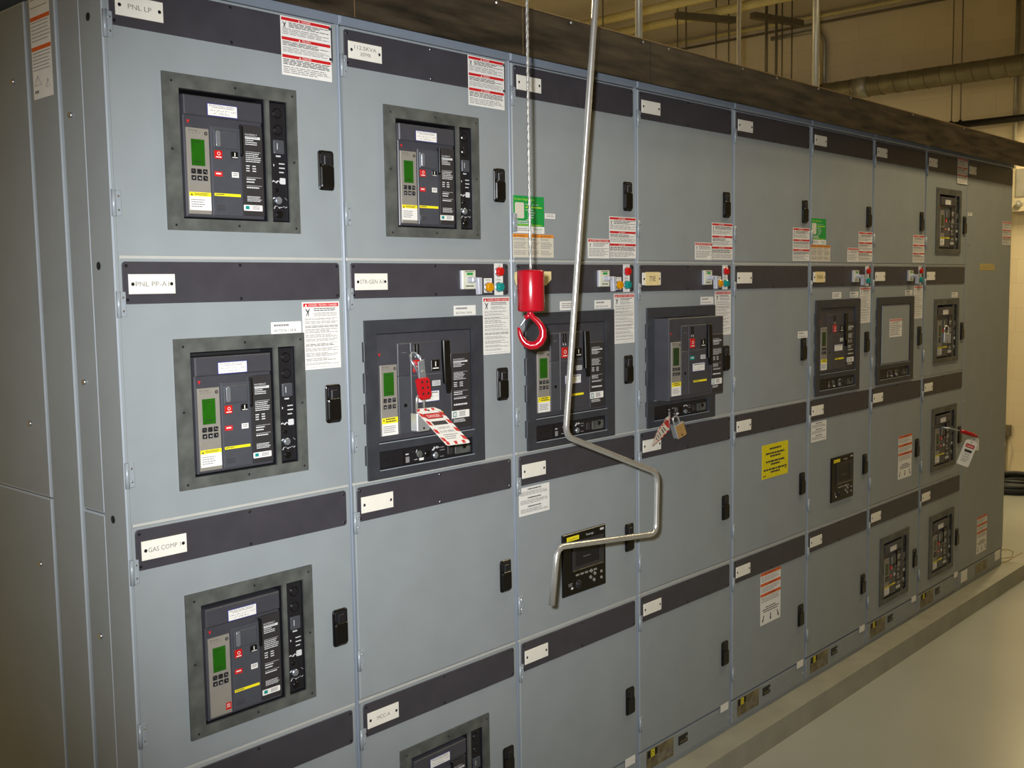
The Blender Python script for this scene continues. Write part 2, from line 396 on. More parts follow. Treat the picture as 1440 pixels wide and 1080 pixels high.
# ---- indicator controls on the black strip
def pilot_me(lens, x, z):
    b = MB(); b.disc(x, z, 13.5, -7, -3.4, 'zinc', 1, 24); b.disc(x, z, 12, -17, -7, lens, 2.5, 24)
    return b.mesh('pilot_light')
PILOT = {k: pilot_me(k, x, z) for k, x, z in (('redlens', 501, 28), ('teal', 501, 68), ('amber', 461, 68))}
def legend_me(amber):
    b = MB(); b.box(487, 519, -3.4, -2.5, 7, 89, 'white'); b.text('CLOSED', 490, 14, 5, -3.6, 'ink', w=24); b.text('OPEN', 492, 52, 5, -3.6, 'ink', w=18)
    if amber: b.box(448, 477, -3.4, -2.5, 45, 82, 'white'); b.text('TRIPPED', 451, 52, 4.5, -3.6, 'ink', w=22)
    return b.mesh('legend_plate')
LEG = {True: legend_me(True), False: legend_me(False)}
def selector_me():
    b = MB(); b.box(364, 410, -11, -2.5, 25, 72, 'switch', 1); b.box(362, 366, -9, -2.5, 26, 71, 'lever', .5)
    b.rect(378, 400, 31, 37, -11.2, 'green'); b.lines(372, 404, 27, 30, 1, -11.2, 'printd', rnd, .7, 0); b.lines(374, 402, 63, 67, 1, -11.2, 'printd', rnd, .7, 0)
    b.disc(386, 49, 8, -26, -11, 'lever', 1, 16)
    b.box(378, 408, -33, -25, 43, 54, 'lever', 2); b.prism([(394, 44), (409, 44), (408, 86), (397, 86)], -36, -24, 'lever', 1.5)
    return b.mesh('selector_switch')
SEL = selector_me()

# ------------------------------------------------------------------ circuit breakers (own origin: bezel bottom centre)
AX, AZ = 280, 464
def screen_keys(b): pass
def trip_unit(root, X, x0, x1, z0, z1, dz0, dz1, dx0, dx1, kx, kz, ks, yl, wl, ym, off, lcd='lcd'):
    y = ym
    b = MB(*off); b.box(x0, x1, y-4, y, z0, z1, 'trip', .8)
    b.text('Micrologic', x0+4, z0+6, 2.6, y-4.1, 'printd', w=(x1-x0)*.42)
    for i in range(4): b.disc(x0+7+i*7, z0+9.5, .8, y-4.3, y-4, 'printd', 0, 8)
    b.disc(x1-7, z0+9.5, 3.6, y-4.4, y-4, 'dark', 0, 14); b.disc(x1-7, z0+9.5, 1.6, y-4.6, y-4.4, 'trip', 0, 10)
    b.lines(x0+4, x1-6, kz[-1]+8, kz[-1]+11, 1, y-4.1, 'print', rnd, .5, .1)
    t = part('trip_unit', b, root)
    b = MB(*off); b.box(dx0, dx1, y-4.8, y-4, dz0, dz1, lcd, .3)
    b.lines(dx0+8, dx1-8, dz0+5, dz0+9, 1, y-4.9, 'lcd2', rnd, .5, 0); b.lines(dx0+8, dx1-8, dz1-9, dz1-4, 1, y-4.9, 'lcd2', rnd, .5, 0)
    part('display', b, t)
    for z in kz:
        for x in kx:
            b = MB(*off); b.rr(x-ks, x+ks, z-ks*.95, z+ks*.95, 1.2, y-5.5, y-4, 'dark', .5)
            b.scrib(x-ks*.5, x+ks*.5, z, ks, y-5.6, 'wprint', rnd, .8); part('key', b, t)
    b = MB(*off); b.box(x0+.8, x1-.8, y-4.4, y-4, yl, wl, 'yellow'); b.box(x0+.8, x1-.8, y-4.4, y-4, wl, wl+(x1-x0)*.55, 'white')
    tri(b, x0+6, yl+2, 5, y-4.6, 'printd'); b.lines(x0+12, x1-6, yl+2, wl-1, 2, y-4.6, 'printd', rnd, .5, .1); b.lines(x0+4, x1-8, wl+6, wl+24, 4, y-4.6, 'print', rnd, .4)
    part('caution_label', b, t)
    return t
def rating(b, x0, x1, z, y, s=1.):
    b.text('MASTERPACT', x0, z, 3.4*s, y, 'wprint', w=(x1-x0)*.8); b.rect(x0, x1, z+2, z+7*s, y, 'wprint')
    b.lines(x0+2, x1-4, z+3*s, z+6*s, 1, y-.1, 'printd', rnd, .4, .1)
    b.lines(x0, x1-8, z+9*s, z+21*s, 3, y, 'wprint', rnd, .45)
    b.rect(x0, x1, z+33*s, z+33.6*s, y, 'wprint'); b.lines(x0, x1, z+36*s, z+56*s, 5, y, 'wprint', rnd, .42)
    for q in (0, .42): b.lines(x0+(x1-x0)*q, x0+(x1-x0)*(q+.25), z+61*s, z+76*s, 3, y, 'wprint', rnd, .45, .1)
    b.rect(x0, x1, z+85*s, z+85.6*s, y, 'wprint'); b.lines(x0, x0+(x1-x0)*.6, z+88*s, z+99*s, 2, y, 'wprint', rnd, .45)
    b.rect(x0, x1, z+102*s, z+102.6*s, y, 'wprint'); b.lines(x0, x1-6, z+105*s, z+109*s, 1, y, 'wprint', rnd, .6, 0)

def make_A():
    o = (AX, AZ); R_ = thing('circuit_breaker', '', 'circuit breaker', (0, 0, 0), 'small black circuit breakers in grey bezels')
    b = MB(*o); b.grid([124, 158, 357, 367, 413, 437], [160, 188, 441, 464], {(1, 1), (3, 1)}, -5, 0, 'bezel')
    for x, z in ((143, 176), (286, 174), (426, 174), (141, 454), (284, 452), (426, 453), (139, 307), (426, 313)): b.disc(x, z, 2.6, -5.6, -5, 'dark', .4, 10)
    for x0, x1 in ((158, 357), (367, 413)):
        b.grid([x0, x0+1.5, x1-1.5, x1], [188, 189.5, 439.5, 441], {(1, 1)}, 0, 46, 'dark'); b.rect(x0, x1, 188, 441, 46, 'hole')
    part('bezel', b, R_)
    b = MB(*o); b.box(167, 349, -1, 45, 199, 437, 'body', 2); b.prism([(174, 247), (181, 247), (177.5, 254)], -1.6, -1, 'red'); part('front_face', b, R_)
    b = MB(*o); b.box(166, 347, -8, -1, 199, 238, 'body', 2.5); cv = part('arc_chute_cover', b, R_)
    b = MB(*o); b.box(217, 287, -8.6, -8, 211, 236, 'blue'); b.box(218.5, 285.5, -8.9, -8.6, 212.5, 234.5, 'white')
    b.text('Electric Power Systems', 222, 216.5, 3, -9, 'printd', w=58); b.lines(228, 278, 218, 220, 1, -9, 'print', rnd, .6, 0); b.scrib(222, 282, 224.5, 3.5, -9, 'printd', rnd, .8); b.scrib(222, 266, 230, 3.5, -9, 'printd', rnd, .8)
    part('test_label', b, cv)
    trip_unit(R_, 0, 171, 221, 262, 431, 284, 336, 180, 210, (183, 196, 209), (347, 360), 5.2, 388, 396, -1, o)
    b = MB(*o); b.box(226, 294, -4, -1, 254, 432, 'cover', 1); b.box(231, 253, -4.6, -4, 411, 423, 'body', .4); part('centre_cover', b, R_)
    b = MB(*o); b.box(230, 286, -8, -4, 261, 298, 'cover', 1.5); b.rr(235, 245, 263, 295, 4, -8.8, -8, 'lever'if False else 'zinc', .6); part('charging_handle', b, R_)
    b = MB(*o); b.rr(232, 249, 302, 319, 1.5, -7, -4, 'redlens', .8); b.text('O', 240.5, 312, 7, -7.2, 'white', center=True); b.lines(234, 247, 314.5, 317, 1, -7.2, 'white', rnd, .8, 0); part('off_button', b, R_, label='red off button')
    b = MB(*o); b.rr(270, 286, 302, 316, 1.5, -7, -4, 'black', .8); b.rect(277, 279, 304, 312, -7.2, 'white'); b.lines(272, 285, 313, 315, 1, -7.2, 'white', rnd, .8, 0); part('on_button', b, R_)
    b = MB(*o); b.box(231, 249, -4.8, -4, 344, 354, 'red'); b.lines(234, 246, 347, 351, 1, -4.9, 'white', rnd, .7, 0); part('position_indicator', b, R_)
    b = MB(*o); b.box(271, 287, -4.8, -4, 343, 354, 'white'); b.lines(273, 285, 345, 352, 2, -4.9, 'print', rnd, .6, .1); part('spring_indicator', b, R_)
    b = MB(*o); b.box(229, 290, -4.8, -4, 387.5, 393, 'yellow'); b.lines(231, 252, 389, 392, 1, -4.9, 'printd', rnd, .6, 0); part('yellow_strip', b, R_)
    b = MB(*o); b.prism([(299, 245), (347, 245), (347, 430), (297, 430), (297, 260)], -5, -1, 'rating', .8); rating(b, 305, 341, 266, -5.2)
    b.lines(305, 340, 390, 402, 4, -5.2, 'wprint', rnd, .45); rp = part('rating_panel', b, R_)
    b = MB(*o); b.rr(296, 341, 408, 420, 1.5, -5.6, -5, 'white'); b.rect(300, 309, 410, 417, -5.8, 'teal'); b.lines(317, 335, 410, 418, 4, -5.8, 'print', rnd, .6, 0); part('approval_label', b, rp)
    b = MB(*o); b.prism([(293.5, 246), (299, 250), (299, 306), (296, 310), (293.5, 306)], -9, -1, 'black', 1); part('lever', b, R_)
    b = MB(*o); b.box(369, 411, 2, 45, 191, 438, 'dark', 1)
    for z in (212, 247): b.disc(391, z, 11, 0, 2, 'black', .8, 20); b.disc(391, z, 8.5, -.4, 0, 'dark', .3, 20)
    b.rr(378, 404, 268, 297, 2, -2, 2, 'cover', 1.2); b.rect(385, 386.5, 275, 288, -2.2, 'wprint'); b.lines(384, 396, 300, 304, 1, 1.6, 'wprint', rnd, .8, 0)
    for i in range(3): b.lines(391, 406, 316+i*9, 320+i*9, 1, 1.6, 'wprint', rnd, .6, .2)
    b.poly([(377, 1.6, 318), (380, 1.6, 321), (377, 1.6, 324)], 'wprint')
    b.rr(392, 406, 347, 360, 2, 1.2, 2, 'wprint'); b.scrib(372, 392, 354, 9, 1.5, 'wprint', rnd, 3)
    b.disc(383, 373, 5, 0, 2, 'black', .6); b.disc(386, 395, 8, -3, 2, 'zinc', 1.5); b.scrib(372, 380, 390, 9, 1.5, 'wprint', rnd, 2.5); b.scrib(396, 408, 393, 16, 1.5, 'wprint', rnd, 1.6); b.scrib(372, 408, 409, 6, 1.5, 'wprint', rnd, 1.6)
    b.disc(388, 424, 8, -1, 2, 'black', 1)
    part('racking_panel', b, R_)
    return R_

BX, BZ = 242, 515
def make_B(lcd, name='circuit_breaker'):
    o = (BX, BZ); R_ = thing('circuit_breaker', '', 'circuit breaker', (0, 0, 0), 'large drawout circuit breakers')
    cradle_parts(R_, o)
    body_B(R_, o, 0, lcd)
    return R_
def cradle_parts(R_, o):
    b = MB(*o); b.grid([48, 81, 398, 437], [140, 172, 430, 450, 494, 515], {(1, 1), (1, 3)}, -7, 0, 'bezel2')
    for z0, z1, d in ((172, 430, 60), (450, 494, 30)):
        b.grid([81, 82.5, 396.5, 398], [z0, z0+1.5, z1-1.5, z1], {(1, 1)}, 0, d, 'dark'); b.rect(81, 398, z0, z1, d, 'hole')
        b.box(81, 398, -8.4, -7, z1-.6, z1+1.4, 'hingem')  # added pale ledge, colour imitates flash glint along the opening's bottom
    for z in (190, 262, 334, 432): b.box(42, 52, -8, 0, z, z+46, 'bezel2', 1)
    part('bezel', b, R_)
    b = MB(*o); b.box(83, 396, 0, 28, 452, 492.5, 'dark', 1)
    for x in (105, 131): b.disc(x, 471, 1.8, -.8, 0, 'black', 0, 8)
    b.rect(160, 163, 453, 492, -.2, 'black'); b.rect(168, 180, 474, 488, -.2, 'print'); b.lines(168, 178, 466, 470, 1, -.2, 'wprint', rnd, .8, 0)
    b.scrib(188, 204, 463, 8, -.3, 'wprint', rnd, 2.2); b.disc(213, 472, 9, -2.5, 0, 'bezel', 1); b.scrib(190, 206, 482, 8, -.3, 'wprint', rnd, 2.2); b.rect(212, 227, 482, 488, -.3, 'white')
    b.disc(240, 474, 9, -2, 0, 'black', 1); b.scrib(254, 276, 463, 11, -.3, 'wprint', rnd, 5); b.disc(266, 482, 8, -4, 0, 'zinc', 1.5)
    for q in ((282, 298, 463), (282, 300, 470), (282, 296, 486)): b.lines(q[0], q[1], q[2], q[2]+3, 1, -.3, 'print', rnd, .7, .1)
    b.rr(308, 326, 464, 486, 2, -2, 0, 'rating', .8); b.rr(334, 388, 462, 488, 3, -2, 0, 'trip' if False else 'bezel', .8); b.disc(366, 470, 7, -4, -2, 'black', 1)
    part('racking_panel', b, R_)
def body_B(R_, o, dy, lcd, red=True):
    D = -1-dy
    b = MB(*o); b.box(83, 396, D, 58-dy, 174, 429, 'body', 1.5); b.prism([(89, 219), (97, 219), (93, 226)], D-.6, D, 'red'); part('front_face', b, R_)
    trip_unit(R_, 0, 92, 143, 247, 415, 265, 320, 100, 132, (103, 117, 131), (331, 346), 5.2, 372, 386, D, o, lcd)
    b = MB(*o); b.box(148, 187.4, D-2.5, D, 198, 276, 'body', .8); b.rect(150, 186, 199, 199.5, D-2.7, 'print'); b.lines(160, 176, 220, 222, 1, D-2.7, 'print', rnd, .6, 0); part('upper_cover', b, R_)
    b = MB(*o); b.box(148, 187.4, D-2.5, D, 278, 416, 'cover', .8); b.rect(164, 174, 344, 352, D-2.7, 'black'); part('lower_cover', b, R_)
    b = MB(*o); b.box(188.2, 291, D-3.5, D, 198, 416, 'body', 1); b.rect(190, 290, 277.5, 278.2, D-3.7, 'print')
    for x in (199, 209): b.rr(x, x+7, 201, 234, 3, D-4.3, D-3.5, 'black', .3); b.poly([(x+1, D-4.5, 226), (x+6, D-4.5, 234), (x+1, D-4.5, 234)], 'wprint')
    part('centre_cover', b, R_)
    b = MB(*o); b.rr(195, 219, 240, 270, 1.5, D-6.5, D-3.5, 'redlens', .8); b.text('O', 207, 258, 11, D-6.7, 'white', center=True); b.lines(198, 216, 262, 266, 1, D-6.7, 'white', rnd, .7, 0); part('off_button', b, R_, label='red off button')
    b = MB(*o); b.rr(253, 281, 243, 271, 1.5, D-6.5, D-3.5, 'black', .8); b.rect(265.5, 268.5, 248, 260, D-6.7, 'white'); b.lines(257, 278, 263, 267, 1, D-6.7, 'white', rnd, .7, 0); part('on_button', b, R_)
    b = MB(*o); b.box(257, 284, D-4.3, D-3.5, 295, 308, 'wprint'); b.lines(259, 282, 297, 307, 3, D-4.4, 'print', rnd, .6, .1); part('spring_indicator', b, R_)
    b = MB(*o); b.box(208, 280, D-4.1, D-3.5, 319, 346, 'blue'); b.box(209.5, 278.5, D-4.4, D-4.1, 320.5, 344.5, 'white'); b.lines(214, 274, 323, 327, 1, D-4.5, 'printd', rnd, .6, 0); b.scrib(214, 274, 333, 4, D-4.5, 'printd', rnd, .8); b.scrib(214, 258, 340, 4, D-4.5, 'printd', rnd, .8); part('test_label', b, R_)
    b = MB(*o); b.box(215, 291, D-4.3, D-3.5, 374, 380, 'yellow'); b.lines(217, 245, 375.5, 379, 1, D-4.5, 'printd', rnd, .6, 0); part('yellow_strip', b, R_)
    b = MB(*o); b.prism([(292, 197), (314, 197), (319, 305), (316, 330), (308, 330), (305, 306), (296, 305)], D-10, D, 'black', 2); part('charging_handle', b, R_)
    b = MB(*o); b.box(322, 392, D-3, D, 232, 422, 'rating', 1); rating(b, 331, 381, 249, D-3.2, .92); b.lines(330, 378, 360, 370, 1, D-3.2, 'wprint', rnd, .4, .5); b.lines(328, 370, 399, 408, 3, D-3.2, 'wprint', rnd, .5); rp = part('rating_panel', b, R_)
    b = MB(*o); b.rr(322, 384, 377, 396, 1.5, D-3.6, D-3, 'white'); b.rect(326, 339, 380, 393, D-3.8, 'teal'); b.rect(328, 337, 382, 391, D-3.9, 'wprint'); b.lines(348, 370, 380, 393, 5, D-3.8, 'print', rnd, .6, 0); part('approval_label', b, rp)

A0 = make_A()
B0 = make_B('lcd')
def Aloc(c, r): return (c*W+AX/1000, 0, ZR[r]-AZ/1000)
def Bloc(c, r): return (c*W+BX/1000, 0, ZR[r]-BZ/1000)
A0.location = Aloc(0, 0); A0['label'] = 'black circuit breaker with green display in the top door under the PNL LP nameplate'
gA = 'small black circuit breakers in grey bezels'
dup(A0, Aloc(1, 0), 'black circuit breaker in the top door under the 112.5KVA XFMR nameplate')
dup(A0, Aloc(0, 1), 'black circuit breaker in the door under the PNL PP-A1 nameplate')
gas = dup(A0, Aloc(0, 2), 'black circuit breaker with small red sticker under the GAS COMP 1 nameplate', skip=('caution_label',))
b = MB(AX, AZ); b.box(206, 219, -5.4, -5, 408, 423, 'redlens'); b.lines(208, 217, 411, 420, 3, -5.6, 'white', rnd, .4, .1)
tu = [k for k in kids(gas) if k.name.startswith('trip_unit')][0]; part('red_sticker', b, tu, label='small red sticker')
dup(A0, Aloc(1, 3), 'black circuit breaker at the bottom edge under the MCC-A nameplate, only its top showing')
far = {(7, 0): 'small dark circuit breaker in the topmost door of the far column of breakers',
       (7, 1): 'dark circuit breaker with a silver padlock hanging on its front near the far end',
       (7, 2): 'dark circuit breaker with a red lock bar and tag sticking out, near the far end',
       (7, 3): 'lowest circuit breaker of the far column, no lock on it',
       (6, 3): 'low circuit breaker in the bottom door beside and left of the far column of breakers'}
darkbits = {}
for (c, r), lab in far.items():
    o = dup(A0, Aloc(c, r), lab)
    for t in kids(o):
        if t.name.startswith('trip_unit'):
            for d in kids(t):
                if d.name.startswith('display'):
                    if 'm' not in darkbits:
                        mm = d.data.copy(); mm.materials.clear(); [mm.materials.append(M['lcd2']) for _ in range(2)]; darkbits['m'] = mm
                    d.data = darkbits['m']
B0.location = Bloc(1, 1); B0['label'] = 'large circuit breaker with the red lockout hasp and striped danger tag, under STR-GEN A1'
dup(B0, Bloc(2, 1), 'large circuit breaker partly hidden behind the hanging red hook and bent rod')
B5 = dup(B0, Bloc(5, 1), 'large circuit breaker flush in its bezel beside the empty cradle with grey blank plate')
for t in kids(B5):
    if t.name.startswith('trip_unit'):
        for d in kids(t):
            if d.name.startswith('display'):
                mm = d.data.copy(); mm.materials.clear(); [mm.materials.append(M['lcd2']) for _ in range(2)]; d.data = mm
o = (BX, BZ)
B3 = thing('circuit_breaker', 'large circuit breaker racked out of its bezel, standing proud under the TIE tape', 'circuit breaker', Bloc(3, 1), 'large drawout circuit breakers')
cradle_parts(B3, o); body_B(B3, o, 60, 'lcd2')
b = MB(*o); b.box(195, 219, -65.4, -64.5, 295, 308, 'teal'); b.lines(198, 216, 299, 305, 1, -65.6, 'wprint', rnd, .7, 0); part('position_indicator', b, B3)
CR = thing('breaker_cradle', 'empty black breaker cradle closed by a grey blank plate with a warning label', 'breaker cradle', Bloc(6, 1))
cradle_parts(CR, o)
b = MB(*o); b.box(104, 392, -4, 0, 174, 428, 'paint', 1.5); b.box(90, 104, 0, 2, 174, 428, 'dark'); bp_ = part('blank_plate', b, CR)
me = st_short(178, 236, -4, 12, 130, 79); part('warning_label', me, bp_, (-BX/1000, 0, BZ/1000))

# ---- power meters
def make_meter():
    o = (289, 440); R_ = thing('power_meter', '', 'power meter', (0, 0, 0), 'black panel power meters')
    X = lambda f: 190+198*f
    Z = lambda f: 258+182*f
    b = MB(*o); b.box(190, 388, -7, 0, 258, 440, 'black', 2); b.box(205, 373, 0, 60, 280, 420, 'dark'); 
    b.rect(X(.08), X(.36), Z(.05), Z(.12), -7.2, 'yellow'); b.text('SQUARE D', X(.11), Z(.105), 5, -7.4, 'printd', w=44); b.text('PowerLogic', X(.53), Z(.10), 6.5, -7.2, 'wprint', w=34)
    b.lines(X(.86), X(.95), Z(.04), Z(.1), 1, -7.2, 'wprint', rnd, .6, 0)
    part('housing', b, R_)
    b = MB(*o); b.grid([X(.2), X(.26), X(.82), X(.93)], [Z(.14), Z(.2), Z(.55), Z(.62)], {(1, 1)}, -10, -7, 'rating'); b.box(X(.2), X(.93), -10.4, -10, Z(.605), Z(.62), 'worn'); part('screen_surround', b, R_)
    b = MB(*o); b.box(X(.26), X(.82), -8.2, -7, Z(.2), Z(.55), 'dark'); b.lines(X(.45), X(.64), Z(.42), Z(.44), 1, -8.4, 'print', rnd, .4, .1); part('screen', b, R_)
    for i in range(5):
        b = MB(*o); x = X(.28+.105*i); b.rr(x, x+14, Z(.68), Z(.71), 1.5, -9, -7, 'trip', .4); part('soft_key', b, R_)
    for fx, fz in ((.6, .72), (.68, .78), (.58, .82), (.66, .88)):
        b = MB(*o); x, z = X(fx+.04), Z(fz-.02); b.prism([(x-7, z), (x, z-6), (x+7, z), (x, z+6)], -10, -7, 'trip', .6); part('arrow_key', b, R_)
    b = MB(*o); b.disc(X(.34), Z(.85), 13, -9, -7, 'rating', 1); b.disc(X(.34), Z(.85), 9, -14, -9, 'dark', 1.5); part('knob', b, R_)
    for fz in (.76, .86):
        b = MB(*o); b.disc(X(.88), Z(fz), 4.5, -10, -7, 'trip', .8, 12); part('push_button', b, R_)
    b = MB(*o); b.box(X(.17), X(.21), -7.8, -7, Z(.87), Z(.9), 'white'); b.lines(X(.11), X(.2), Z(.8), Z(.86), 2, -7.2, 'print', rnd, .5, .2); part('status_lamp', b, R_)
    return R_
PM = make_meter(); PM.location = (2*W+.289, 0, ZR[2]-.440); PM['label'] = 'black power meter with dark screen behind the lower crook of the hanging bent rod'
dup(PM, (5*W+.295, 0, ZR[2]-.440), 'black power meter below the large breaker with no rod in front, towards the far end')

# ------------------------------------------------------------------ switchgear sections
LABS = ['grey switchgear section at the left end with the PNL LP nameplate on its top door',
        'grey switchgear section with the 112.5KVA XFMR nameplate on its top door',
        'grey switchgear section standing behind the hanging red hook and bent rod',
        'grey switchgear section with the handwritten TIE tape and a racked out breaker',
        'grey switchgear section of four plain doors, one with a yellow sign',
        'grey switchgear section left of the empty breaker cradle, green card on top door',
        'grey switchgear section holding the empty breaker cradle with blank plate',
        'grey switchgear section holding the column of four small breakers near the far end',
        'full-height grey end panel section with a beige tape strip at the far right end']
DEPTH = 1500
def enclosure(c, w):
    b = MB(0, 0); b.oz = 0
    z0, z1 = -42, (ZR[0]-ZB)*1000
    zt = z0
    L_ = 0 if c else 13
    pw = 7.2
    for x0, x1 in ((L_, L_+pw), (w-pw, w)): b.box(x0, x1, 3, 40, -2, z1-16, 'frame', 3)
    for r in range(1, 4):
        z = (ZR[0]-ZR[r])*1000; b.box(L_+pw, w-pw, 2, 40, z-4, z+3, 'row_glint', 1)  # rail between rows carries the highlight as colour
    b.box(L_, w, -6, 60, zt, 1, 'frame', 5)
    zk = (ZR[0]-ZR[3])*1000+516
    b.box(L_, w, 8, 40, zk-4, zk+1, 'frame', 1)
    b.box(L_+9, w-9, 1, 40, zk+1, zk+80, 'paint', 1.5); b.box(L_, w, 6, 60, zk+80, z1, 'paint', 1)
    for x in (14, w-14):
        for z in (zk+12, zk+50): b.disc(x, z, 4, -2.5, 2, 'bolt', 1, 8)
    # shell
    if c: b.box(L_, L_+2, 40, DEPTH, zt, z1, 'paint')
    b.box(w-2, w, 40, DEPTH, zt, z1, 'paint'); b.box(L_+2, w-2, DEPTH-2, DEPTH, zt, z1, 'paint'); b.box(L_+2, w-2, 60, DEPTH-2, zt, zt+2, 'paint')
    for x in (L_+1, w-21): b.box(x, x+20, -9, -6, zt+18, zt+22, 'zinc')
    return b.mesh('enclosure')
ENC = {}
SEC = []
for c in range(9):
    w = 525 if c == 7 else 559
    x = c*W if c < 8 else 7*W+.525
    s_ = thing('switchgear_section', LABS[c], 'switchgear', (x, 0, ZB), 'grey switchgear sections standing side by side'); SEC.append(s_)
    if c == 8: continue
    k = 'first' if c == 0 else w
    if k not in ENC: ENC[k] = enclosure(c, w)
    part('enclosure', ENC[k], s_, (0, 0, ZR[0]-ZB))
    for r in range(4):
        A_ = (c, r) in ((0, 0), (0, 1), (0, 2), (1, 0), (1, 3), (6, 3)) or c == 7
        kind = 'A' if A_ else 'B' if (r == 1 and c in (1, 2, 3, 5, 6)) else 'M' if (r == 2 and c in (2, 5)) else 'plain'
        d = part('door', door_me(kind, w, 510 if r == 3 else 514, 19 if c == 0 else 8), s_, (0, 0, ZR[r]-ZB))
        part('name_strip', STRIP[w if c else 0], d)
        txt = {(0, 0): ('PNL LP',), (0, 1): ('PNL PP-A1',), (0, 2): ('GAS COMP 1',), (1, 0): ('112.5KVA', 'XFMR'), (1, 1): ('STR-GEN A1',), (1, 3): ('MCC-A',)}.get((c, r), ())
        tape = {(3, 1): 'TIE', (5, 1): 'MAIN'}.get((c, r))
        p_ = part('nameplate', plate(txt, tape), d, (0 if c else .011, 0, 0))
        part('latch', LATCH, d, (-.024 if c == 7 else 0, 0, 0))
        for h in HINGE: part('hinge', h, d, (0 if c else .009, 0, 0))
        # stickers
        if r == 0:
            if c in (0, 1): part('warning_label', st_triple(404, 8, -2.5, 2), d)
            if c == 7: part('warning_label', st_triple(378, 4, -2.5, 2), d)
            if c in (2, 5):
                part('registration_card', st_green(8, 345), d); part('warning_label', st_orange(4, 446), d)
            if c == 2: part('small_label', st_plain(136, 388, 42, 14, 0, 'white'), d)
            if c in (2, 3, 5): part('warning_label', st_short(322, 452, 0, c), d)
            if c in (2, 3, 4, 5, 6): part('warning_label', st_triple(424, 385, 0, c), d)
        if r == 1:
            if c in (0, 1, 2, 3, 5, 6): part('danger_label', st_big(444 if c else 437, 94, 0, c), d)
            if c in (0, 1, 3, 6): part('section_label', st_section((355, 340, 0, 356, 0, 0, 349)[c], (135, 113, 0, 112, 0, 0, 112)[c], c+1), d)
            if c in (2, 5): part('section_label', st_section(351, 111, c+1), d); part('section_label', st_plain(195, 111, 77, 25, 0, 'white', None, 3), d)
            if c == 4: part('section_label', st_section(470, 255, 5), d)
            if c == 7: part('section_label', st_section(347, 131, 8), d)
            if c in (1, 2, 3, 5, 6):
                amb = c < 4
                part('legend_plate', LEG[amb], d); part('selector_switch', SEL, d)
                part('pilot_light', PILOT['redlens'], d, label='red pilot light'); part('pilot_light', PILOT['teal'], d, label='blue-green pilot light')
                if amb: part('pilot_light', PILOT['amber'], d, label='amber pilot light')
            if c == 2:
                b = MB(); b.prism([(5, 30), (24, 27), (153, 28), (153, 50), (132, 66), (10, 64), (3, 46)], -5.4, -4.7, 'tape'); part('tape_strip', b, d, label='strip of masking tape')
        if r == 2:
            if c in (2, 5): part('instruction_label', st_note(13 if c == 2 else 28, 96), d)
            if c == 4: part('caution_sign', st_yellow(207, 140), d, label='yellow caution sign')
            if c == 6: part('warning_label', st_arrows(306, 248), d)
        if r == 3:
            if c == 4: part('warning_label', st_arrows(203, 94), d)
            if c >= 2: part('small_label', st_plain(486 if c != 7 else 462, 505, 52, 27, -1.5, 'white', n=0), d)
    zk = ZR[3]-ZB-.514
    if c >= 2:
        b = MB(); b.box(44, 196, -.5, 1, 6, 70, 'worn', .3); b.rect(47, 66, 8, 32, -.7, 'hole'); b.rect(66, 88, 8, 32, -.7, 'ysign'); b.text('D', 77, 27, 14, -.9, 'printd', center=True); b.rect(88, 103, 8, 30, -.7, 'hole')
        b.lines(106, 190, 36, 64, 4, -.7, 'print', random.Random(c), .3); part('rating_plate', b, s_, (0, 0, zk))
        b = MB(); b.box(226, 280, -1.5, 1, 18, 48, 'dark', .8)
        b.box(232, 272, -3, -1.5, 36, 40, 'worn'); b.disc(272, 30, 4, -3, -1.5, 'zinc', .5, 10); part('ground_bracket', b, s_, (0, 0, zk))
# end section (full-height bolted panel)
s8 = SEC[8]; w8 = 668; zz = (ZR[0]-ZB)*1000
b = MB(); b.box(0, w8, -6, 60, -42, 1, 'frame', 5); b.box(0, w8, 4, 40, zz-20, zz, 'paint', 1); b.box(0, 3, 14, 40, 2, zz-20, 'frame')
b.box(w8-2, w8, 16, DEPTH, -42, zz, 'paint'); b.box(0, 2, 40, DEPTH, -42, zz, 'paint'); b.box(2, w8-2, DEPTH-2, DEPTH, -42, zz, 'paint'); b.box(2, w8-2, 60, DEPTH-2, -42, -40, 'paint')
part('enclosure', b, s8, (0, 0, ZR[0]-ZB))
b = MB(); b.box(2, w8, 0, 16, 3, zz-102, 'paint', 2)
for x, z in ((25, 120), (25, 415), (640, 413), (25, 800), (640, 900), (25, 1200), (640, 1400), (25, 1650), (640, 1850)): b.disc(x, z, 5, -3, 0, 'bolt', 1, 10)
fp = part('front_panel', b, s8, (0, 0, ZR[0]-ZB))
b = MB(); b.rr(2, w8-8, 8, 89, 5, -2.5, 0, 'strip', .6); part('name_strip', b, fp)
b = MB(); b.box(8, 105, -4.5, -2.5, 33, 71, 'plate', .6); [b.disc(q, 52, 3.6, -5.6, -4.5, 'screw', .8, 10) for q in (16, 97)]; part('nameplate', b, fp)
part('warning_label', st_triple(524, 285, 0, 8), fp)
part('small_label', st_plain(10, 258, 62, 16, 0, 'white', n=1), fp)
b = MB(); b.prism([(196, 509), (404, 509), (428, 543), (196, 543)], -.6, 0, 'tapeb'); b.scrib(240, 340, 524, 12, -.8, 'print', rnd, 2.5); part('tape_strip', b, fp, label='beige tape strip')
z3 = (ZR[0]-ZR[3])*1000
part('warning_label', st_arrows(256, z3+278), fp)
part('kick_plate', (lambda b: (b.box(4, w8-4, 1, 40, zz-98, zz-20, 'paint', 1.5), b)[1])(MB()), s8, (0, 0, ZR[0]-ZB))
b = MB(); b.box(44, 130, -.5, 1, zz-92, zz-35, 'white'); part('small_label', b, s8, (0, 0, ZR[0]-ZB))
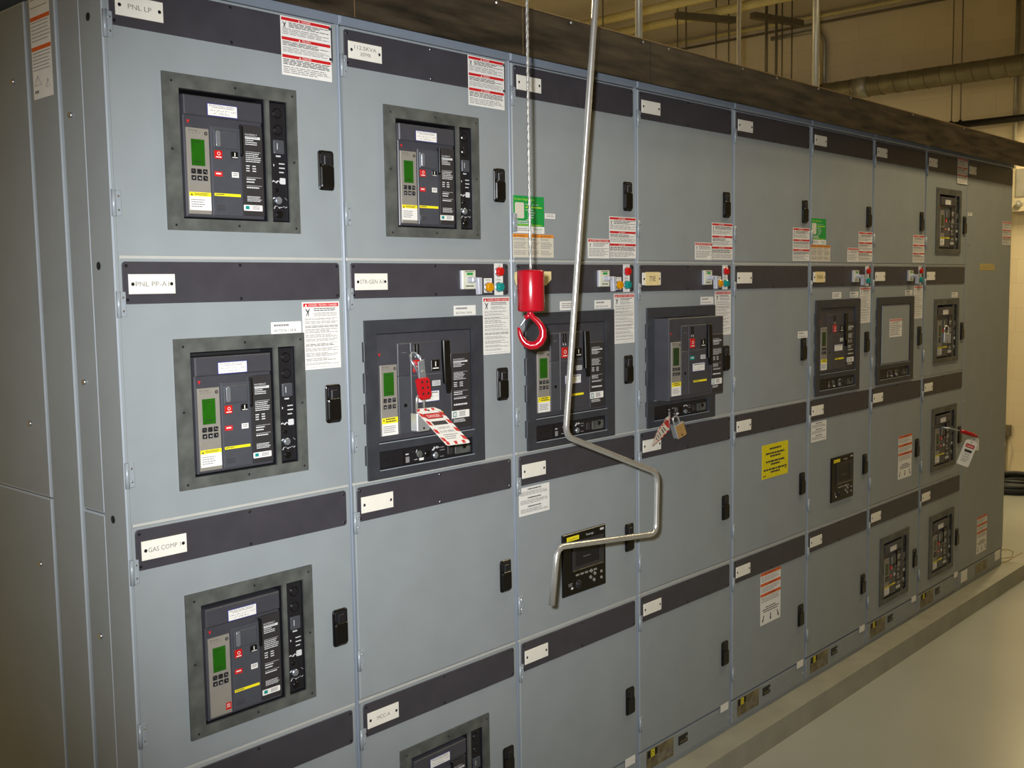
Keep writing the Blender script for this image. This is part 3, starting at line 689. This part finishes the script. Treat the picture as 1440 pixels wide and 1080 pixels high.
b = MB(); b.box(552, 634, -.5, 1, zz-98, zz-46, 'white'); part('small_label', b, s8, (0, 0, ZR[0]-ZB))
b = MB(); b.box(250, 430, -.5, 1, zz-88, zz-34, 'worn', .3); part('rating_plate', b, s8, (0, 0, ZR[0]-ZB))
# left side panels of the first section (face -X)
def side_panel(y0, y1, x, z0, z1, name, bolts=(), holes=(), label=None):
    b = MB(); c = 4
    X0, X1 = x+9, 22
    for (a0, a1, b0, b1) in ((z0, z1, y0, y1),):
        v = [b.P(X1, yy, q) for yy, q in ((y0, z0), (y1, z0), (y1, z1), (y0, z1))]
        m_ = [b.P(X0+c*.5, yy, q) for yy, q in ((y0, z0), (y1, z0), (y1, z1), (y0, z1))]
        f_ = [b.P(X0, yy, q) for yy, q in ((y0+c, z0+c), (y1-c, z0+c), (y1-c, z1-c), (y0+c, z1-c))]
        b.face(v, 'paint'); b.face(f_, 'paint')
        for p, q in ((v, m_), (m_, f_)):
            for i in range(4): b.face((p[i], q[i], q[(i+1) % 4], p[(i+1) % 4]), 'paint' if p is v else 'edge')  # bevel faces get the painted highlight colour
    for yy, q in bolts: b.tube([(X0+1, yy, q), (X0-5, yy, q)], 6, 'bolt', 10)
    for yy, q in holes: b.tube([(X0+1, yy, q), (X0-.6, yy, q)], 8, 'hole', 14)
    return part(name, b, SEC[0], (0, 0, ZR[0]-ZB), label)
ztop = -10; zbot = (ZR[0]-ZB)*1000
Zm = lambda z: (2.258-z)*1000
side_panel(2, 96, 3, ztop, zbot, 'corner_post', holes=[(56, Zm(2.19)), (64, Zm(1.725)), (58, Zm(1.23)), (58, Zm(.71))])
side_panel(98, 190, 6, ztop, Zm(1.235), 'side_panel', bolts=[(151, Zm(2.02)), (153, Zm(1.496))])
side_panel(98, 190, 6, Zm(1.233), zbot, 'side_panel', bolts=[(139, Zm(.977))])
spn = side_panel(192, 322, 2, ztop, zbot, 'side_panel')
side_panel(324, DEPTH, -1, ztop, Zm(1.24), 'side_panel', bolts=[(390, Zm(2.116)), (403, Zm(1.394)), (900, Zm(2.1)), (900, Zm(1.4))])
side_panel(324, DEPTH, -1, Zm(1.238), zbot, 'side_panel', bolts=[(390, Zm(1.086)), (900, Zm(1.0)), (900, Zm(.3))])
# tall sticker on the side panel
b = MB()
def srect(y0, y1, z0, z1, x, k): b.poly([(x, y0, z0), (x, y1, z0), (x, y1, z1), (x, y0, z1)], k)
zs0, zs1 = Zm(2.45), Zm(2.067)
zs0 = ztop+2
srect(212, 302, zs0, zs1, 10.4, 'white')
for z in (Zm(2.225), Zm(2.166)): srect(213, 301, z-4, z+4, 10.2, 'orange')
rs = random.Random(3)
for z_a, z_b, n in ((zs0+3, Zm(2.232), 2), (Zm(2.218), Zm(2.175), 6), (Zm(2.158), Zm(2.118), 6)):
    for i in range(n):
        q = z_a+(z_b-z_a)*i/n; srect(216+rs.random()*10, 298, q, q+1.6, 10.2, 'print')
for i in range(3): srect(278+i*6, 282+i*6, Zm(2.078), Zm(2.084), 10.2, 'printd')
[b.tube([(10.2, y_, Zm(z_)) for y_, z_ in t_], .7, 'print', 4, True) for t_ in (((280, 2.112), (264, 2.094), (294, 2.094)), ((234, 2.102), (226, 2.086), (242, 2.086)))]
part('warning_label', b, spn, label='white and orange warning sticker')

# ------------------------------------------------------------------ lifting rail, hoist, hook, bent rod
RY = -.060
b = MB(); zt, zb_ = -2383, -2261                     # z-down mm about world zero
b.box(-40, 5600, -60, -56, zt, zb_, 'rail', 1); b.box(-40, 5600, -56, 60, zt, zt+4, 'rail'); b.box(-40, 5600, 56, 60, zt, zb_-40, 'rail'); b.box(-40, 5600, -60.8, -55, zt-1.5, zt+1.5, 'railedge')  # last strip is the bright top highlight, put in as colour
for q, k in ((.557, 'railedge'), (1.105, 'railedge'), (1.665, 'hole'), (2.789, 'hole'), (3.334, 'hole'), (4.3, 'hole')): b.rect(q*1000, q*1000+2.2, zt+2, zb_-1, -60.4, k)
for q in (610, 1010, 1300, 1630, 1760, 2190, 2420, 2730, 3000, 3600, 4200): b.disc(q, zt+9, 4.2, -63, -60, 'bolt', 1, 8)
solo('lifting_rail', b, 'long dark scuffed rail running along the top of the switchgear', 'rail')
# brackets under the rail hold it on the sections (hidden behind the face)
HX, HY = .740, -.400
b = MB(); T = thing('breaker_hoist', 'breaker lifting hoist on the top rail carrying the cable and bent rod', 'hoist', (.86, 0, 2.384))
b = MB(0, 0); b.box(-90, 90, -75, 70, -70, 0, 'rail', 3); part('trolley', b, T)
b = MB(0, 0); b.box(-30, 30, -460, -70, -190, -130, 'rail', 3); b.box(-30, 30, -75, 20, -190, -70, 'rail', 3); part('arm', b, T)
b = MB(0, 0); b.tube([(-160, -400, -150), (-90, -400, -150)], 45, 'rail', 18); b.box(-100, -20, -430, -370, -185, -125, 'rail', 2); part('drum', b, T)
b = MB(0, 0); b.box(20, 240, -400, -360, -150, -120, 'rail', 3); part('gearbox', b, T)
# cable
hk = thing('hoist_hook', 'glossy red hoist hook with cylindrical weight hanging on a steel cable', 'hook', (HX, HY, 1.54))
b = MB(0, 0); rr_ = 3.2
for k in range(3):
    pts = [(1.6*math.cos(a*1.1+k*2.094), 1.6*math.sin(a*1.1+k*2.094), -168-a*9.) for a in range(0, 92)]
    b.tube(pts, 1.9, 'cable', 6)
part('cable', b, hk)
b = MB(0, 0)
prof = [(0, -168), (25, -168), (28, -166), (29, -163), (29, -84), (28, -81), (25, -79.5), (0, -79.5)]
n = 36; rings = []
for r_, z in prof: rings.append([b.P(r_*math.cos(2*PI*j/n), r_*math.sin(2*PI*j/n), z) for j in range(n)])
for p, q in zip(rings, rings[1:]):
    for j in range(n): b.face((p[j], p[(j+1) % n], q[(j+1) % n], q[j]), 'hookr', True)
part('weight', b, hk)
b = MB(0, 0)                                     # hook facing the viewer: lies in the camera-facing plane
ca, sa = .74, -.67
def hp(u, z): return (u*ca, u*sa, z)
pts = []; rad = []
prof_h = [(-2, -82, 7.5), (-2, -75, 7), (4, -67, 6.2), (13, -59, 6.4), (20.5, -49.5, 7.2), (25, -38, 8.2), (24.5, -25, 9), (18.5, -14, 9.4), (8.5, -7, 9.4), (-3, -6.5, 9), (-13, -11.5, 8), (-20, -20, 6.6), (-24, -30, 5.4), (-26, -39, 4.4), (-27.5, -46, 3)]
b.tube([hp(u, z) for u, z, _ in prof_h], [r for *_, r in prof_h], 'hookr', 14)
hkb = part('hook', b, hk)
b = MB(0, 0); b.tube([hp(-9, -70), hp(-15, -61), hp(-21, -52), hp(-27, -45)], [3.2, 2.6, 2.4, 2.4], 'zinc', 8); b.tube([hp(-14, -66), hp(2, -74)], 5.5, 'hookr', 10); part('safety_latch', b, hk, label='thin safety latch')
# bent rod
def smooth_path(P, r=.028, n=7):
    out = [Vector(P[0])]
    for a, p, c_ in zip(P, P[1:], P[2:]):
        a, p, c_ = Vector(a), Vector(p), Vector(c_); d1 = (a-p).normalized(); d2 = (c_-p).normalized()
        s_, e = p+d1*r, p+d2*r
        for i in range(n+1):
            t = i/n; out.append((s_*(1-t)+p*t)*(1-t)+(p*(1-t)+e*t)*t)
    out.append(Vector(P[-1])); return out
rodp = [(1.044, -.373, 2.53), (1.0315, -.355, 2.34), (.971, -.30, 1.315), (1.352, -.30, 1.172), (1.345, -.30, 1.008), (.936, -.30, 1.051), (.913, -.30, .914)]
b2 = MB(1044, -2530); b2.tube([(p.x*1000, p.y*1000+373, -p.z*1000) for p in smooth_path(rodp)], 7.6, 'steel', 14)
solo('crank_rod', b2, 'long bright steel crank rod with bent crook hanging in front of the doors', 'crank rod', (1.044, -.373, 2.53))

# ------------------------------------------------------------------ lockout hardware
def orient(o, TL, across, down):
    a = Vector(across).normalized(); d = Vector(down); d = (d-a*d.dot(a)).normalized(); n = d.cross(a).normalized()
    # local x = across, local z(up) = -down, local y = away from viewer
    u = -d; yv = u.cross(a)
    o.matrix_world = Matrix(((a.x, yv.x, u.x, TL[0]), (a.y, yv.y, u.y, TL[1]), (a.z, yv.z, u.z, TL[2]), (0, 0, 0, 1)))
def tag_me(w, h, stripes=True, red='red'):
    b = MB(0, 0); ch = w*.16
    b.prism([(ch, 0), (w-ch, 0), (w, ch), (w, h-4), (w-4, h), (4, h), (0, h-4), (0, ch)], -.6, .6, 'white')
    y = -.9
    if stripes:
        n = 6; s = w/n
        for i in range(0, n, 2): b.poly([(ch*.6+i*s*.85, y, 2), (ch*.6+i*s*.85+s*.8, y, 2), (i*s+s*.6, y, 11), (i*s, y, 11)], red); b.poly([(i*s+3, y, h-12), (i*s+s+1, y, h-12), (i*s+s-2, y, h-1), (i*s+2, y, h-1)], red)
        k = int(h/15)
        for i in range(1, k, 2):
            z = i*h/k; dz = h/k
            b.poly([(0.5, y, z), (10, y, z+5), (10, y, z+dz+5), (.5, y, z+dz)], red); b.poly([(w-10, y, z), (w-.5, y, z+5), (w-.5, y, z+dz+5), (w-10, y, z+dz)], red)
    b.rr(w*.14, w*.86, h*.15, h*.30, 5, y-.1, 0, 'printd'); b.rr(w*.16, w*.84, h*.16, h*.29, 4.5, y-.3, 0, red); b.text('DANGER', w*.5, h*.265, h*.07, y-.5, 'white', w=w*.52, center=True)
    b.box(w*.2, w*.8, y-.1, 0, h*.37, h*.47, 'printd'); b.text('LOCKED OUT', w*.5, h*.58, h*.055, y-.1, 'printd', w=w*.5, center=True); b.text('DO NOT OPERATE', w*.5, h*.68, h*.05, y-.1, 'printd', w=w*.6, center=True)
    b.lines(w*.2, w*.8, h*.73, h*.88, 3, y, 'print', random.Random(2), .4)
    b.disc(w*.5, h*.07, w*.045, y-.1, .8, 'hole', 0, 10)
    return b.mesh('danger_tag')
P_ = lambda c, r, x, y, z: Vector(Wc(c, r, x, y, z))
tg = solo('danger_tag', tag_me(71, 140), 'red and white striped danger tag hanging at the STR-GEN A1 breaker', 'tag')
TL, TR, BL = P_(1, 1, 144, -62, 351), P_(1, 1, 215, -67, 352), P_(1, 1, 135, -180, 425); orient(tg, TL, TR-TL, BL-TL)
# hasp
HO = P_(1, 1, 185, -48, 332)
hs = thing('lockout_hasp', 'red six-hole lockout hasp hanging on the breaker above the striped tag', 'lockout hasp', HO)
b = MB(185, 332)
out = [(163, 284), (170, 280), (196, 279), (204, 284), (209, 322), (204, 331), (180, 333), (172, 327)]
b.prism(out, -6, 2, 'redp', 1.5)
for x in (174, 190):
    for z in (290, 304, 318): b.disc(x+(z-290)*.12+4, z, 3.4, -6.6, -6, 'hole', 0, 10); b.disc(x+(z-290)*.12+4, z, 4.6, -6.3, -6, 'redlens', 0, 12)
part('body', b, hs)
b = MB(185, 332); b.prism([(170, 242), (190, 236), (195, 280), (172, 281)], -3, 1, 'zinc', .6); b.disc(184, 265, 4, -4, -3, 'bolt', .8, 10); part('jaw_plate', b, hs, label='metal jaw plate')
b = MB(185, 332); lp = [(170, 0, 268), (160, 0, 250), (154, 4, 238), (158, 12, 226), (168, 18, 220), (180, 16, 222), (186, 8, 232), (184, 0, 246)]
b.tube(lp, 3, 'zinc', 8); b.tube([(p[0]+5, p[1]+3, p[2]+6) for p in lp], 2.2, 'zinc', 8); b.box(163, 182, 2, 12, 240, 250, 'redp', 1); part('jaw_loop', b, hs, label='metal jaw loop')
def padlock(name, label, loc, w, h, t, sh, yaw=0, tilt=0, front='lockgrey', side='lockgrey'):
    R_ = thing(name, label, 'padlock', loc); R_.rotation_euler = (0, tilt, yaw)
    b = MB(0, 0); b.prism([(-w/2, -h), (w/2, -h), (w/2, -3), (w/2-3, 0), (-w/2+3, 0), (-w/2, -3)], -t/2, t/2, side, 2, front); b.disc(0, -h*.18, 3, -t/2-.4, -t/2, 'hole', 0, 8); part('body', b, R_)
    b = MB(0, 0); q = w*.28
    b.tube([(-q, 0, -h+4)] + [(-q, 0, -h-sh+q)] + [(q*math.cos(a), 0, -h-sh+q-q*math.sin(a)) for a in [PI*(1-i/8) for i in range(9)]] + [(q, 0, -h+4)], 3.2, 'steel', 10); part('shackle', b, R_, label='steel shackle')
    return R_
padlock('padlock', 'grey padlock half hidden behind the striped danger tag', P_(1, 1, 180, -44, 408), 42, 44, 22, 44, .0)
padlock('padlock', 'brass-faced padlock hanging low on the racked out breaker', P_(3, 1, 181, -38, 552), 40, 46, 22, 26, -.25, -.35, 'brass', 'lockgrey')
padlock('padlock', 'silver padlock hanging on the second breaker of the far column', P_(7, 1, 186, -36, 366), 38, 46, 24, 34, -.55, .05, 'lockgrey', 'lockgrey')
# curled tag on racked-out breaker
b = MB(0, 0)
secs = [((118, -24, 487), (150, -20, 482)), ((82, -40, 499), (122, -36, 524)), ((45, -48, 511), (72, -44, 541)), ((22, -50, 536), (38, -47, 552)), ((8, -50, 558), (12, -48, 562))]
for off, k in ((0, 'cream'), (.8, 'white')):
    for (a, b1), (a2, b2) in zip(secs, secs[1:]):
        b.poly([(a[0], a[1]+off, a[2]), (b1[0], b1[1]+off, b1[2]), (b2[0], b2[1]+off, b2[2]), (a2[0], a2[1]+off, a2[2])], k)
def on(i, u, v, off=-.5):                          # point on the curled tag
    (a, c_), (a2, c2) = secs[i], secs[i+1]; p = [(a[j]*(1-u)+c_[j]*u)*(1-v)+(a2[j]*(1-u)+c2[j]*u)*v for j in range(3)]; return (p[0], p[1]+off, p[2])
for i in range(4):
    for v in (.05, .55):
        for u0, u1 in ((0, .13), (.87, 1)): b.poly([on(i, u0, v), on(i, u1, v+.1), on(i, u1, min(1, v+.4)), on(i, u0, min(1, v+.3))], 'red')
b.poly([on(0, .2, .35), on(0, .8, .35), on(0, .85, .95), on(0, .15, .95)], 'red')
for i, v in ((1, .3), (1, .6), (2, .1), (2, .45), (2, .8)): b.poly([on(i, .25, v), on(i, .75, v), on(i, .75, v+.12), on(i, .25, v+.12)], 'printd')
solo('danger_tag', b, 'crumpled red and white tag hanging beside the brass-faced padlock', 'tag', Wc(3, 1, 0, 0, 0))
# far column lock bar and tags
O3 = P_(7, 2, 237, -10, 262)
lb = thing('lockout_hasp', 'red handled lock bar sticking out from the third breaker of the far column', 'lockout hasp', O3)
b = MB(237, 262); b.tube([(237, 6, 258), (270, -36, 266), (325, -60, 282)], 4, 'zinc', 8); b.ox, b.oz = 237, 262; part('bar', b, lb, label='bright metal bar')
b = MB(237, 262); b.tube([(320, -58, 280), (345, -70, 288), (395, -92, 306), (420, -103, 316)], [7, 10, 10, 5], 'redp', 10); part('handle', b, lb, label='red handle')
rv = Vector((.677, -.7357, 0)); dn = Vector((0, 0, -1))
tA = solo('danger_tag', tag_me(62, 128, False), 'white danger tag with red header hanging from the red lock bar near the far end', 'tag')
orient(tA, P_(7, 2, 330, -92, 316), rv*.93+dn*.36, dn*.93-rv*.36)
b = MB(0, 0); b.prism([(8, 0), (40, 0), (48, 8), (48, 62), (0, 62), (0, 8)], -.5, .5, 'cream'); b.disc(24, 8, 3, -.8, .8, 'hole', 0, 8); b.lines(8, 40, 20, 52, 4, -.8, 'print', rnd, .4)
tB = solo('danger_tag', b, 'small greyish tag tucked behind the white danger tag on the red lock bar', 'tag'); orient(tB, P_(7, 2, 392, -84, 321), rv, dn*.06+rv*.004)

# ------------------------------------------------------------------ room
XW, YB, YF, XL, H = 8.5, 5.6, -5.0, -3.6, 4.16
def slab(name, x0, x1, y0, y1, z0, z1, k):
    b = MB(0, 0); b.box(x0*1000, x1*1000, y0*1000, y1*1000, -z1*1000, -z0*1000, k); return struct(name, b)
slab('floor', XL-.2, XW+.2, YF-.2, YB+.2, -.2, 0, 'floor')
slab('ceiling', XL-.2, XW+.2, YF-.2, YB+.2, H, H+.2, 'ceil')
slab('wall_right', XW, XW+.2, YF, YB, 0, H, 'blockx')
slab('wall_left', XL-.2, XL, YF, YB, 0, H, 'blockx')
slab('wall_back', XL, XW, YB, YB+.2, 0, H, 'blocky')
slab('wall_front', XL, XW, YF-.2, YF, 0, H, 'blocky')
b = MB(0, 0); b.box(-150, 5212, -92, 1600, -ZB*1000, 0, 'concrete', 0)
pad = struct('trim_1', b); pad['label'] = 'raised concrete housekeeping pad under the switchgear'; pad['category'] = 'concrete pad'

def tube_thing(name, label, cat, pts, r, k, n=12, group=None, bend=0):
    p0 = Vector(pts[0]); P = smooth_path(pts, bend) if bend else [Vector(p) for p in pts]
    b = MB(0, 0); b.tube([((p.x-p0.x)*1000, (p.y-p0.y)*1000, -(p.z-p0.z)*1000) for p in P], r*1000, k, n)
    return solo(name, b, label, cat, p0, group)
# conduits rising from the switchgear top
ZT = 2.30
tube_thing('conduit', 'pale vertical conduit rising above the rail, the leftmost of the two thick ones', 'conduit', [(2.807, .8, ZT), (2.807, .8, H)], .016, 'galv')
tube_thing('conduit', 'thick pale vertical conduit rising above the rail left of the round duct', 'conduit', [(4.817, 1.0, ZT), (4.803, 1.0, H)], .022, 'galv')
tube_thing('flexible_conduit', 'thin wavering flexible conduit rising above the rail between the two pale conduits', 'conduit', [(3.63+.008*math.sin(i*1.3), .8, ZT+i*.155) for i in range(13)], .011, 'strut')
# ceiling pipes and hangers
tube_thing('ceiling_pipe', 'cream pipe under the ceiling, the one farther from the right end wall', 'pipe', [(6.77, 1.2, 4.02), (6.77, YB, 4.02)], .038, 'pipe')
tube_thing('ceiling_pipe', 'cream pipe under the ceiling passing over the slanted hanger struts', 'pipe', [(7.25, 1.2, 4.02), (7.25, YB, 4.02)], .038, 'pipe')
tube_thing('ceiling_pipe', 'thin upper line along the top edge of the right end wall', 'pipe', [(8.43, .2, 4.12), (8.43, YB, 4.12)], .016, 'pipe')
tube_thing('ceiling_pipe', 'thin lower line along the top edge of the right end wall', 'pipe', [(8.44, .2, 4.06), (8.44, YB, 4.06)], .012, 'strut')
def hanger(a, c, rods, label):
    a, c = Vector(a), Vector(c); R_ = thing('hanger_strut', label, 'hanger', a)
    d = c-a; L_ = d.length*1000; ang = math.atan2(d.y, d.x); R_.rotation_euler = (0, 0, ang)
    b = MB(0, 0); b.box(0, L_, -30, 30, -25, 25, 'strut', 2); b.rect(4, L_-4, -26, 26, -30.5, 'strut'); part('strut', b, R_)
    for f, r_, k in rods:
        b = MB(0, 0); b.tube([(L_*f, 0, -(H-a.z)*1000), (L_*f, 0, 620)], r_, k, 8); part('rod', b, R_)
    b = MB(0, 0); b.box(0, L_, -20, 20, 600, 640, 'strut', 2); part('lower_strut', b, R_)
hanger((6.89, 3.34, 3.96), (7.41, 3.08, 3.96), ((.02, 6, 'strut'), (.68, 6, 'strut'), (.9, 6, 'strut')), 'dark slanted hanger strut near the ceiling nearer the flexible conduit\'s left')
hanger((7.37, 2.88, 3.96), (7.95, 2.72, 3.96), ((.28, 12, 'strut'), (.48, 11, 'strut'), (.6, 6, 'strut'), (.8, 6, 'strut')), 'dark slanted hanger strut near the ceiling just left of the thick pale conduit')
tube_thing('hanger_rod', 'thin rod hanging from the ceiling left of the leftmost pale conduit', 'rod', [(5.9, 3.37, H), (5.9, 3.37, 3.3)], .006, 'strut')
tube_thing('hanger_rod', 'thin rod hanging from the ceiling just left of the first hanger strut', 'rod', [(6.95, 3.28, H), (6.95, 3.28, 3.3)], .007, 'strut')
# spiral duct
dk = thing('spiral_duct', 'dull galvanised round spiral duct along the right end wall', 'duct', (8.25, .2, 3.38))
b = MB(0, 0); b.tube([(0, y, 0) for y in range(-2400, 5400, 300)], 84, 'duct', 24)
for i in range(58):
    y = -2350+i*132; b.tube([(86*math.cos(a), y+60*a/(2*PI), 86*math.sin(a)) for a in [2*PI*j/20 for j in range(21)]], 2.4, 'strut', 5)
part('duct_tube', b, dk)
b = MB(0, 0); b.tube([(0, 2020, 0), (0, 2140, 0)], 90, 'galv', 24); part('coupling', b, dk, label='pale duct coupling')
# elbow conduit and right hand conduit
tube_thing('conduit', 'bent conduit dropping from the ceiling line just right of the thick pale conduit', 'conduit', [(8.462, 3.3, 4.0), (8.462, 2.75, 4.0), (8.462, 2.75, 3.20)], .02, 'galv', bend=.16)
tube_thing('conduit', 'vertical conduit at the right edge running down to the wall box', 'conduit', [(8.465, 1.05, 4.1), (8.465, 1.05, 2.58)], .018, 'galv')
bb = thing('black_pipe', 'black horizontal pipe held on two thin rods near the right edge', 'pipe', (8.40, 1.52, 2.98))
b = MB(0, 0); b.tube([(0, 40, 0), (0, -1300, 0)], 29, 'blackbar', 12); b.tube([(0, 55, 0), (0, 30, 0)], 36, 'blackbar', 12); part('pipe_tube', b, bb)
for y in (28, -48):
    b = MB(0, 0); b.tube([(0, y, -(H-2.98)*1000), (0, y, 20)], 4.5, 'strut', 8); part('hanger_rod', b, bb); b = MB(0, 0); b.tube([(0, y-10, -22), (0, y+10, -22)], 18, 'blackbar', 10); part('pipe_clamp', b, bb)
# wall boxes
wb = thing('wall_panel', 'pale electrical enclosure with a round knob at the right edge above the block wall', 'electrical box', (8.5, .85, 2.22))
b = MB(0, 0); b.box(-120, 0, -380, 215, -350, 0, 'wallbox', 4); part('housing', b, wb)
b = MB(0, 0); b.box(-128, -120, -330, 150, -345, -120, 'galv', 2); part('cover', b, wb)
b = MB(0, 0); b.tube([(-120, 118, -62), (-150, 118, -62)], 26, 'galv', 18); b.tube([(-150, 118, -62), (-156, 118, -62)], 12, 'bolt', 12); part('knob', b, wb, label='round metal knob')
ob = thing('outlet_box', 'small grey outlet box low on the block wall behind the end panel', 'electrical box', (8.5, 1.08, .33))
b = MB(0, 0); b.box(-50, 0, -62, 62, -95, 0, 'strut', 3); part('housing', b, ob); b = MB(0, 0); b.rect(-20, 20, -70, -30, -62.5, 'worn'); b.tube([(-50, -10, -40), (-66, -10, -38)], 14, 'cord', 10); part('plug', b, ob)
b = MB(0, 0); b.tube([(-18, -20, 0), (-18, -20, 320)], 9, 'galv', 10); part('conduit_stub', b, ob)
b = MB(0, 0); b.tube([(-64, -10, -38), (-90, -20, 10), (-96, -40, 90), (-80, -30, 180), (-90, 0, 260)], 7, 'cord', 8); part('power_cord', b, ob)
# coiled cable
b = MB(0, 0)
rc = random.Random(5)
for k in range(9):
    R1 = 250+rc.uniform(-60, 30); z = 18+k*8; ph = rc.random()*6
    b.tube([(R1*math.cos(a)*1.15, R1*math.sin(a), -(z+10*math.sin(a*2+ph))) for a in [2*PI*j/40 for j in range(40)]], 15, 'cord', 8, True)
solo('cable_coil', b, 'coil of black cable lying on the floor against the right end wall', 'cable coil', (7.86, .80, 0))
# loose wires at the end of the pad
def wire(pts, label): tube_thing('loose_wire', label, 'wire', pts, .003, 'tapeb', 6)
wire([(5.10, .02, .17), (5.17, -.01, .165), (5.23, -.02, .14), (5.21, -.02, .115), (5.10, .03, .115)], 'thin tan wire looped out from the far bottom corner of the end panel')
wire([(5.10, .03, .091), (5.18, .0, .091), (5.29, -.05, .13)], 'thin straight wire under the looped tan wire at the end panel corner')

# ------------------------------------------------------------------ lights
def fixture(x, y, z, e, label, L_=1.8):
    R_ = thing('ceiling_light', label, 'light', (x, y, z), 'hanging tube lights')
    b = MB(0, 0); b.box(-L_*500, L_*500, -120, 120, -60, -8, 'plate', 4); part('housing', b, R_)
    b = MB(0, 0); b.box(-L_*490, L_*490, -100, 100, -8, -2, 'lamp'); part('diffuser', b, R_)
    for sx in (-.7, .7):
        b = MB(0, 0); b.tube([(sx*1000, 0, -60), (sx*1000, 0, -(H-z)*1000)], 4, 'strut', 6); part('hanger_rod', b, R_)
    l = bpy.data.lights.new('tube_glow', 'AREA'); l.shape = 'RECTANGLE'; l.size = L_*.95; l.size_y = .2; l.energy = e; l.color = (1, .79, .42)
    o = bpy.data.objects.new('tube_glow', l); C.objects.link(o); o.parent = R_; o.location = (0, 0, -.012)
fixture(1.9, -.5, 3.7, 8, 'hanging tube light over the aisle at the left')
fixture(4.2, -.85, 3.7, 34, 'hanging tube light over the middle of the aisle')
fixture(7.95, .35, 2.95, 42, 'hanging tube light beside the right end wall', .9)
fixture(2.2, 3.6, 3.6, 190, 'hanging tube light behind the switchgear')
fl = bpy.data.lights.new('camera_flash', 'SPOT'); fl.spot_size = math.radians(66); fl.spot_blend = 1.; fl.energy = 425; fl.shadow_soft_size = .02; fl.color = (.96, .98, 1.)
fo = bpy.data.objects.new('camera_flash', fl); C.objects.link(fo)
# ------------------------------------------------------------------ camera
cam = bpy.data.cameras.new('camera'); co = bpy.data.objects.new('camera', cam); C.objects.link(co)
cam.sensor_width = 36; cam.lens = 1486.54*36/1440; cam.clip_start = .02; cam.clip_end = 60
yaw, pitch, roll = .8266818, -.0932341, -.0151971
cy, sy, cp, sp = math.cos(yaw), math.sin(yaw), math.cos(pitch), math.sin(pitch)
fwd = Vector((sy*cp, cy*cp, sp)); right = Vector((cy, -sy, 0)); up = right.cross(fwd)
r2 = math.cos(roll)*right+math.sin(roll)*up; u2 = -math.sin(roll)*right+math.cos(roll)*up
Cp = Vector((-.957577, -1.9042, 1.676232))
co.matrix_world = Matrix(((r2.x, u2.x, -fwd.x, Cp.x), (r2.y, u2.y, -fwd.y, Cp.y), (r2.z, u2.z, -fwd.z, Cp.z), (0, 0, 0, 1)))
fo.matrix_world = co.matrix_world.copy(); fo.location = Cp-r2*.05+u2*.05-fwd*.01
SC.camera = co
w_ = bpy.data.worlds.new('world'); SC.world = w_; w_.use_nodes = True
w_.node_tree.nodes['Background'].inputs[0].default_value = (.02, .018, .015, 1)
vs = SC.view_settings; SC.display_settings.display_device = 'sRGB'; vs.view_transform = 'Standard'; vs.look = 'None'; vs.gamma = 1; vs.use_curve_mapping = False
vs.exposure = 0
